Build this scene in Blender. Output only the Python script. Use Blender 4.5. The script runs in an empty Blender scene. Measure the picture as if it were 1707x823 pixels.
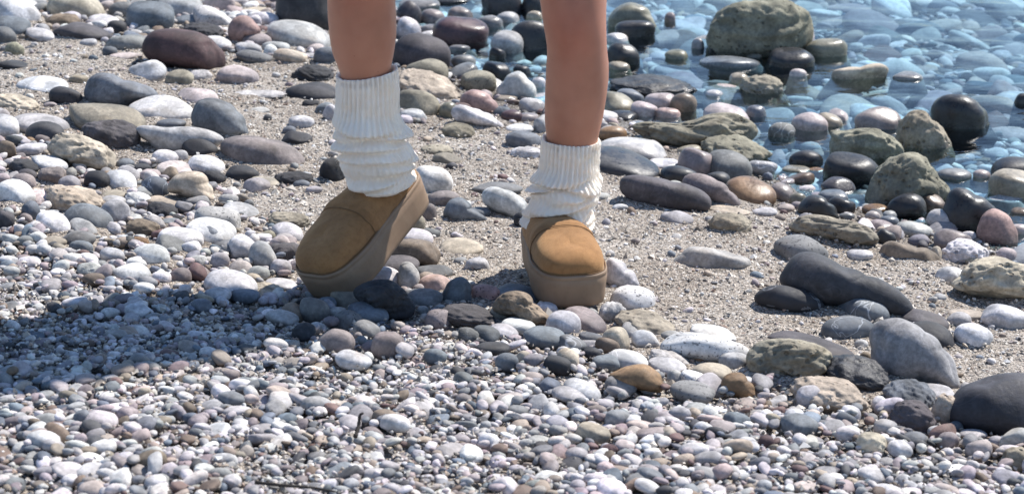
import bpy, bmesh, math, random
import numpy as np
from mathutils import Vector, Matrix

random.seed(7)
rng = np.random.default_rng(7)
sc = bpy.context.scene
col = sc.collection

# ------------------------------------------------------------------ camera
F = 4030.0                       # focal length in photo pixels (photo 1707 x 823)
CX, CY = 853.5, 411.5
PITCH = math.radians(18.0)
CAMZ = 1.377
CAM = np.array([0.0, 0.0, CAMZ])
FWD = np.array([0.0, math.cos(PITCH), -math.sin(PITCH)])
UP = np.array([0.0, math.sin(PITCH), math.cos(PITCH)])
cam = bpy.data.cameras.new('camera')
cam.sensor_width = 36.0
cam.lens = F / 1707.0 * 36.0
cam.clip_start, cam.clip_end = 0.05, 2000.0
cam.dof.use_dof = True
cam.dof.focus_distance = 3.95
cam.dof.aperture_fstop = 10.0
cam_o = bpy.data.objects.new('camera', cam)
cam_o.location = CAM
cam_o.rotation_euler = (math.pi / 2 - PITCH, 0, 0)
col.objects.link(cam_o)
sc.camera = cam_o

# ------------------------------------------------------------------ sky, sun, exposure
SUN_EL, SUN_BACK = math.radians(52), math.radians(42.5)      # sun stands to the right, behind the scene
sun_dir = Vector((math.cos(SUN_BACK) * math.cos(SUN_EL), math.sin(SUN_BACK) * math.cos(SUN_EL), math.sin(SUN_EL)))
world = bpy.data.worlds.new('World')
sc.world = world
world.use_nodes = True
wn = world.node_tree
sky = wn.nodes.new('ShaderNodeTexSky')
sky.sky_type = 'NISHITA'
sky.sun_disc = False
sky.sun_elevation = SUN_EL
sky.sun_rotation = math.pi / 2 - SUN_BACK
sky.air_density = 1.0
sky.dust_density = 0.0
sky.ozone_density = 3.0
wn.links.new(sky.outputs[0], wn.nodes['Background'].inputs[0])
wn.nodes['Background'].inputs[1].default_value = 0.12
sun = bpy.data.lights.new('sun', 'SUN')
sun.energy = 5.0
sun.angle = math.radians(0.5)
sun.color = (1.0, 0.955, 0.89)
sun_o = bpy.data.objects.new('sun', sun)
sun_o.rotation_euler = sun_dir.to_track_quat('Z', 'Y').to_euler()
sun_o.location = (6, 8, 8)
col.objects.link(sun_o)
vs = sc.view_settings
vs.view_transform = 'Standard'
vs.look = 'None'
vs.exposure = 0.62
vs.gamma = 1.0

# ------------------------------------------------------------------ small helpers
def lattice(shape, seed):
    return np.random.default_rng(seed).random(shape)

_LAT = {}
def vnoise(x, y, scale, seed):
    """smooth value noise in -1..1 on numpy arrays"""
    if seed not in _LAT:
        _LAT[seed] = lattice((64, 64), seed)
    L = _LAT[seed]
    u, v = np.asarray(x) * scale + 1000.0, np.asarray(y) * scale + 1000.0
    iu, iv = np.floor(u).astype(int), np.floor(v).astype(int)
    fu, fv = u - iu, v - iv
    fu, fv = fu * fu * (3 - 2 * fu), fv * fv * (3 - 2 * fv)
    a, b = L[iu % 64, iv % 64], L[(iu + 1) % 64, iv % 64]
    c, d = L[iu % 64, (iv + 1) % 64], L[(iu + 1) % 64, (iv + 1) % 64]
    return 2 * ((a * (1 - fu) + b * fu) * (1 - fv) + (c * (1 - fu) + d * fu) * fv) - 1

SH_Y = [-60, 1.0, 2.0, 3.0, 3.9, 4.21, 4.53, 4.85, 5.10, 5.30, 5.63, 6.24, 7.0, 9.0, 60.0]
SH_X = [45., 3.7, 2.8, 1.9, 1.15, 0.94, 0.66, 0.42, 0.24, 0.02, -0.13, -0.33, -0.5, -1.1, -30.]
def shore(x, y):
    """metres inland from the waterline (negative: under water)"""
    return (np.interp(y, SH_Y, SH_X) - x) * 0.83

def ground_base(x, y):
    x, y = np.asarray(x, float), np.asarray(y, float)
    d = shore(x, y)
    z = np.where(d > 0, 0.115 * np.minimum(d, 1.0) + 0.075 * np.maximum(d - 1.0, 0),
                 -0.032 * (1 - np.exp(np.minimum(d, 0) / 0.10)) + 0.04 * np.minimum(d, 0))
    far = np.clip((np.hypot(x, y - 4) - 6) / 20, 0, 1)
    return z * (1 - far * 0.0)

def ground(x, y):
    z = ground_base(x, y)
    d = shore(x, y)
    k = np.clip(d * 6 + 1, 0.3, 1)
    return z + k * (0.009 * vnoise(x, y, 3.1, 1) + 0.005 * vnoise(x, y, 8.0, 2))

def ray(px, py):
    a, b = (px - CX) / F, -(py - CY) / F
    v = np.array([a, 0, 0]) + UP * b + FWD
    return v                                   # not normalised: depth along FWD is 1 per unit

def on_ground(px, py, lift=0.0, level=-9.0):
    v = ray(px, py)
    t = CAMZ / -v[2]
    for _ in range(40):
        p = CAM + v * t
        t = 0.5 * t + 0.5 * (CAMZ - max(float(ground(p[0], p[1])), level) - lift) / -v[2]
    return CAM + v * t, t                      # point, metres of depth (px per metre = F / t)

def at_depth(px, py, y):
    v = ray(px, py)
    t = y / v[1]
    return CAM + v * t, t

def project(x, y, z):
    dx, dy, dz = x, y, z - CAMZ
    dep = dy * FWD[1] + dz * FWD[2]
    up = dy * UP[1] + dz * UP[2]
    return CX + F * dx / dep, CY - F * up / dep

def tag(o, label=None, cat=None, group=None, kind=None):
    if label: o['label'] = label
    if cat: o['category'] = cat
    if group: o['group'] = group
    if kind: o['kind'] = kind
    return o

def make_mesh(name, verts, faces, mat=None, smooth=True, colors=None):
    me = bpy.data.meshes.new(name)
    verts = np.asarray(verts, np.float32)
    me.vertices.add(len(verts))
    me.vertices.foreach_set('co', verts.ravel())
    if isinstance(faces, np.ndarray):
        n, k = faces.shape
        me.loops.add(n * k)
        me.polygons.add(n)
        me.loops.foreach_set('vertex_index', faces.ravel().astype(np.int32))
        me.polygons.foreach_set('loop_start', np.arange(0, n * k, k, dtype=np.int32))
    else:
        tot = sum(len(f) for f in faces)
        me.loops.add(tot)
        me.polygons.add(len(faces))
        me.loops.foreach_set('vertex_index', np.concatenate([np.asarray(f, np.int32) for f in faces]))
        st = np.cumsum([0] + [len(f) for f in faces[:-1]]).astype(np.int32)
        me.polygons.foreach_set('loop_start', st)
    me.update(calc_edges=True)
    me.polygons.foreach_set('use_smooth', np.full(len(me.polygons), smooth))
    if colors is not None:
        at = me.attributes.new('Col', 'FLOAT_COLOR', 'POINT')
        c4 = np.ones((len(verts), 4), np.float32)
        c4[:, :3] = colors
        at.data.foreach_set('color', c4.ravel())
    if mat: me.materials.append(mat)
    return me

def link(name, me, parent=None):
    o = bpy.data.objects.new(name, me)
    col.objects.link(o)
    if parent: o.parent = parent
    return o

def empty(name, loc=(0, 0, 0), parent=None):
    o = bpy.data.objects.new(name, None)
    o.empty_display_size = 0.05
    o.location = loc
    col.objects.link(o)
    if parent: o.parent = parent
    return o

_ICO = {}
def ico(k):
    if k not in _ICO:
        bm = bmesh.new()
        bmesh.ops.create_icosphere(bm, subdivisions=k, radius=1.0)
        v = np.array([p.co[:] for p in bm.verts])
        f = np.array([[q.index for q in p.verts] for p in bm.faces], np.int32)
        bm.free()
        _ICO[k] = (v / np.linalg.norm(v, axis=1)[:, None], f)
    return _ICO[k]

# ------------------------------------------------------------------ materials
class NT:
    def __init__(self, name):
        self.m = bpy.data.materials.new(name)
        self.m.use_nodes = True
        self.t = self.m.node_tree
        self.t.nodes.clear()
        self.out = self.n('ShaderNodeOutputMaterial')
    def n(self, typ, **kw):
        nd = self.t.nodes.new(typ)
        for k, v in kw.items():
            setattr(nd, k, v)
        return nd
    def set(self, sock, v):
        if hasattr(v, 'node'):
            self.t.links.new(v, sock)
        elif v is not None:
            sock.default_value = v
    def math(self, op, a, b=None, c=None, clamp=False):
        nd = self.n('ShaderNodeMath', operation=op, use_clamp=clamp)
        for i, v in enumerate((a, b, c)):
            if v is not None: self.set(nd.inputs[i], v)
        return nd.outputs[0]
    def mix(self, fac, a, b, blend='MIX'):
        nd = self.n('ShaderNodeMix', data_type='RGBA', blend_type=blend)
        self.set(nd.inputs[0], fac)
        self.set(nd.inputs[6], a if hasattr(a, 'node') else (*a, 1.0))
        self.set(nd.inputs[7], b if hasattr(b, 'node') else (*b, 1.0))
        return nd.outputs[2]
    def noise(self, vec, scale, detail=4.0, rough=0.55, dist=0.0):
        nd = self.n('ShaderNodeTexNoise')
        self.set(nd.inputs['Vector'], vec)
        nd.inputs['Scale'].default_value = scale
        nd.inputs['Detail'].default_value = detail
        nd.inputs['Roughness'].default_value = rough
        nd.inputs['Distortion'].default_value = dist
        return nd.outputs[0], nd.outputs[1]
    def voronoi(self, vec, scale, feature='F1'):
        nd = self.n('ShaderNodeTexVoronoi', feature=feature)
        self.set(nd.inputs['Vector'], vec)
        nd.inputs['Scale'].default_value = scale
        return nd.outputs
    def ramp(self, v, lo, hi, a=0.0, b=1.0):
        nd = self.n('ShaderNodeMapRange', interpolation_type='SMOOTHSTEP')
        self.set(nd.inputs[0], v)
        for i, q in enumerate((lo, hi, a, b)): nd.inputs[i + 1].default_value = q
        return nd.outputs[0]
    def bump(self, h, strength=0.3, dist=0.002, normal=None):
        nd = self.n('ShaderNodeBump')
        nd.inputs['Strength'].default_value = strength
        nd.inputs['Distance'].default_value = dist
        self.set(nd.inputs['Height'], h)
        if normal is not None: self.set(nd.inputs['Normal'], normal)
        return nd.outputs[0]
    def principled(self, color, rough, normal=None, spec=0.5, **kw):
        nd = self.n('ShaderNodeBsdfPrincipled')
        self.set(nd.inputs['Base Color'], color if hasattr(color, 'node') else (*color, 1.0))
        self.set(nd.inputs['Roughness'], rough)
        self.set(nd.inputs['Specular IOR Level'], spec)
        if normal is not None: self.set(nd.inputs['Normal'], normal)
        for k, v in kw.items():
            self.set(nd.inputs[k], v)
        self.t.links.new(nd.outputs[0], self.out.inputs[0])
        return nd

def stone_mat(name, attr=False, rough=0.72, mott=0.28, bump=0.35, pits=0.0, speck=0.0, vein=0.0, wet=0.0, coarse=1.0):
    T = NT(name)
    tc = T.n('ShaderNodeTexCoord')
    geo = T.n('ShaderNodeNewGeometry')
    if attr:
        a = T.n('ShaderNodeAttribute', attribute_name='Col')
        base, vec = a.outputs[0], tc.outputs['Object']
    else:
        oi = T.n('ShaderNodeObjectInfo')
        base = oi.outputs['Color']
        off = T.math('MULTIPLY', oi.outputs['Random'], 37.0)
        add = T.n('ShaderNodeVectorMath', operation='ADD')
        T.set(add.inputs[0], tc.outputs['Object'])
        comb = T.n('ShaderNodeCombineXYZ')
        for i in range(3): T.set(comb.inputs[i], off)
        T.set(add.inputs[1], comb.outputs[0])
        vec = add.outputs[0]
    n1, _ = T.noise(vec, 22 * coarse, 5, 0.6, 0.6)
    n2, _ = T.noise(vec, 160 * coarse, 4, 0.65)
    n3, _ = T.noise(vec, 700, 2, 0.6)
    # mottling: patches, stains and grain that belong to the stone
    v = T.ramp(n1, 0.3, 0.7, 1 - mott * 1.15, 1 + mott * 0.6)
    v2 = T.ramp(n2, 0.3, 0.72, 1 - mott * 0.7, 1 + mott * 0.5)
    vv = T.math('MULTIPLY', v, v2)
    sc_ = T.n('ShaderNodeVectorMath', operation='SCALE')
    T.set(sc_.inputs[0], base); T.set(sc_.inputs['Scale'], vv)
    c = sc_.outputs[0]
    n4, _ = T.noise(vec, 9 * coarse, 3, 0.5, 1.0)
    c = T.mix(T.ramp(n4, 0.55, 0.75, 0.0, 0.32), c, T.mix(1.0, c, (0.92, 0.74, 0.55), 'MULTIPLY'))
    nm, _ = T.noise(vec, 55 * coarse, 3, 0.55, 0.3)
    h = T.math('ADD', T.math('ADD', T.math('MULTIPLY', n2, 0.6), T.math('MULTIPLY', nm, 1.3)), T.math('MULTIPLY', n3, 0.25))
    if speck:
        s, _ = T.noise(vec, 210 * coarse, 2, 0.5)
        c = T.mix(T.ramp(s, 0.60, 0.66, 0, speck), c, T.mix(1.0, c, (0.12, 0.12, 0.13), 'MULTIPLY'))
    if vein:
        q, _ = T.noise(vec, 15 * coarse, 3, 0.5, 1.5)
        d = T.math('ABSOLUTE', T.math('SUBTRACT', q, 0.5))
        lite = T.n('ShaderNodeVectorMath', operation='MULTIPLY_ADD')
        T.set(lite.inputs[0], c); lite.inputs[1].default_value = (1.7, 1.7, 1.7); lite.inputs[2].default_value = (0.20 * vein, 0.20 * vein, 0.20 * vein)
        c = T.mix(T.ramp(d, 0.003, 0.014, vein, 0), c, lite.outputs[0])
        q2, _ = T.noise(vec, 7 * coarse, 2, 0.5, 0.8)
        c = T.mix(T.ramp(q2, 0.46, 0.54, 0, 0.25 + 0.35 * vein), c, T.mix(1.0, c, (0.36, 0.40, 0.46), 'MULTIPLY'))
    if pits:
        w = T.voronoi(vec, 75 * coarse)[0]
        msk, _ = T.noise(vec, 28 * coarse, 2, 0.5)
        pit = T.math('MULTIPLY', T.ramp(w, 0.16, 0.36, 1, 0), T.ramp(msk, 0.46, 0.58, 0, 1))
        c = T.mix(T.math('MULTIPLY', pit, 0.6 * pits), c, T.mix(1.0, c, (0.30, 0.26, 0.22), 'MULTIPLY'))
        h = T.math('SUBTRACT', h, T.math('MULTIPLY', pit, 2.2 * pits))
    # water line: stone under or just above the water is dark and glossy
    sep = T.n('ShaderNodeSeparateXYZ')
    T.set(sep.inputs[0], geo.outputs['Position'])
    zz = T.math('ADD', sep.outputs[2], T.math('MULTIPLY', n1, -0.018))
    wetf = T.ramp(zz, -0.004, 0.010, 1, 0)
    if wet:
        wetf = T.math('MAXIMUM', wetf, T.ramp(n1, 0.36, 0.62, wet, wet * 0.35))
    c = T.mix(T.math('MULTIPLY', wetf, (0.2 if attr else 0.5) if not wet else 0.25), c, T.mix(1.0, c, (0.42, 0.42, 0.42), 'MULTIPLY'))
    film = T.math('MULTIPLY', wetf, T.ramp(sep.outputs[2], -0.008, -0.001, 0, 1))      # a glossy film only where the stone is out of the water
    r = T.math('SUBTRACT', T.ramp(n2, 0.3, 0.7, rough - 0.06, rough + 0.08), T.math('MULTIPLY', film, rough - 0.24))
    T.principled(c, r, T.bump(h, bump, 0.0025), T.ramp(sep.outputs[2], -0.010, -0.001, 0.05, 0.4))
    return T.m

MS = {
    's': stone_mat('smooth_stone', bump=0.36, mott=0.34, vein=0.22),
    'f': stone_mat('smooth_stone_angular', bump=0.40, mott=0.36, vein=0.15),
    'r': stone_mat('rough_stone', bump=0.85, rough=0.85, mott=0.42),
    'p': stone_mat('pitted_limestone', bump=0.7, rough=0.85, mott=0.35, pits=1.0),
    'x': stone_mat('speckled_stone', bump=0.35, mott=0.25, speck=0.8),
    'v': stone_mat('veined_stone', bump=0.2, mott=0.25, vein=0.9),
    'w': stone_mat('wet_stone', bump=0.25, rough=0.6, wet=0.85),
    'k': stone_mat('wet_crusted_stone', bump=1.0, rough=0.62, wet=0.55, mott=0.4),
}
M_PEB = stone_mat('shingle_pebbles', attr=True, rough=0.72, mott=0.34, bump=0.35)
M_BED = stone_mat('seabed_pebbles', attr=True, rough=0.6, mott=0.25, bump=0.2)

def sand_material():
    T = NT('coarse_sand')
    tc = T.n('ShaderNodeTexCoord')
    geo = T.n('ShaderNodeNewGeometry')
    vec = tc.outputs['Object']
    vo = T.voronoi(vec, 330)
    vo2 = T.voronoi(vec, 150)
    n1, _ = T.noise(vec, 5, 4, 0.6)
    n2, _ = T.noise(vec, 60, 4, 0.6)
    g = T.n('ShaderNodeSeparateColor')
    T.set(g.inputs[0], vo[1])
    rnd = g.outputs[0]
    c = T.mix(T.ramp(rnd, 0.0, 1.0), (0.15, 0.13, 0.11), (0.50, 0.435, 0.37))
    c = T.mix(T.ramp(g.outputs[1], 0.86, 0.94), c, (0.60, 0.57, 0.53))
    c = T.mix(T.ramp(g.outputs[2], 0.9, 0.95), c, (0.10, 0.09, 0.09))
    c = T.mix(T.ramp(n1, 0.38, 0.62, 0.0, 0.6), c, T.mix(1.0, c, (0.66, 0.62, 0.58), 'MULTIPLY'))
    sep = T.n('ShaderNodeSeparateXYZ')
    T.set(sep.inputs[0], geo.outputs['Position'])
    wetf = T.ramp(T.math('ADD', sep.outputs[2], T.math('MULTIPLY', n1, 0.03)), 0.018, 0.05, 1, 0)
    c = T.mix(T.math('MULTIPLY', wetf, 0.7), c, T.mix(1.0, c, (0.45, 0.43, 0.40), 'MULTIPLY'))
    h = T.math('ADD', T.math('MULTIPLY', T.math('SUBTRACT', 1.0, vo[0]), 0.8), T.math('MULTIPLY', vo2[0], -0.6))
    h = T.math('ADD', h, T.math('MULTIPLY', n2, 1.0))
    rough = T.ramp(wetf, 0, 1, 0.9, 0.35)
    T.principled(c, rough, T.bump(h, 1.0, 0.004), 0.35)
    return T.m
M_SAND = sand_material()

def grit_material():
    T = NT('sand_grit')
    a = T.n('ShaderNodeAttribute', attribute_name='Col')
    T.principled(a.outputs[0], 0.7, None, 0.4)
    return T.m
M_GRIT = grit_material()

def water_material():
    T = NT('clear_sea_water')
    tc = T.n('ShaderNodeTexCoord')
    mp = T.n('ShaderNodeMapping')
    T.set(mp.inputs[0], tc.outputs['Object'])
    mp.inputs['Rotation'].default_value = (0, 0, math.radians(-12))
    mp.inputs['Scale'].default_value = (0.55, 1.0, 1.0)
    n1, _ = T.noise(mp.outputs[0], 11, 2, 0.5, 0.6)
    n2, _ = T.noise(mp.outputs[0], 44, 2, 0.5, 0.5)
    h = T.math('ADD', T.math('MULTIPLY', n1, 0.7), T.math('MULTIPLY', n2, 0.30))
    nrm = T.bump(h, 0.38, 0.008)
    tr = T.n('ShaderNodeBsdfTransparent')
    tr.inputs[0].default_value = (0.70, 0.90, 1.0, 1)
    gl = T.n('ShaderNodeBsdfGlossy')
    gl.inputs['Roughness'].default_value = 0.03
    T.set(gl.inputs['Normal'], nrm)
    fr = T.n('ShaderNodeFresnel')
    fr.inputs['IOR'].default_value = 1.333
    T.set(fr.inputs['Normal'], nrm)
    mx = T.n('ShaderNodeMixShader')
    T.set(mx.inputs[0], fr.outputs[0])
    T.t.links.new(tr.outputs[0], mx.inputs[1])
    T.t.links.new(gl.outputs[0], mx.inputs[2])
    T.t.links.new(mx.outputs[0], T.out.inputs[0])
    return T.m
M_WATER = water_material()
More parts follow.
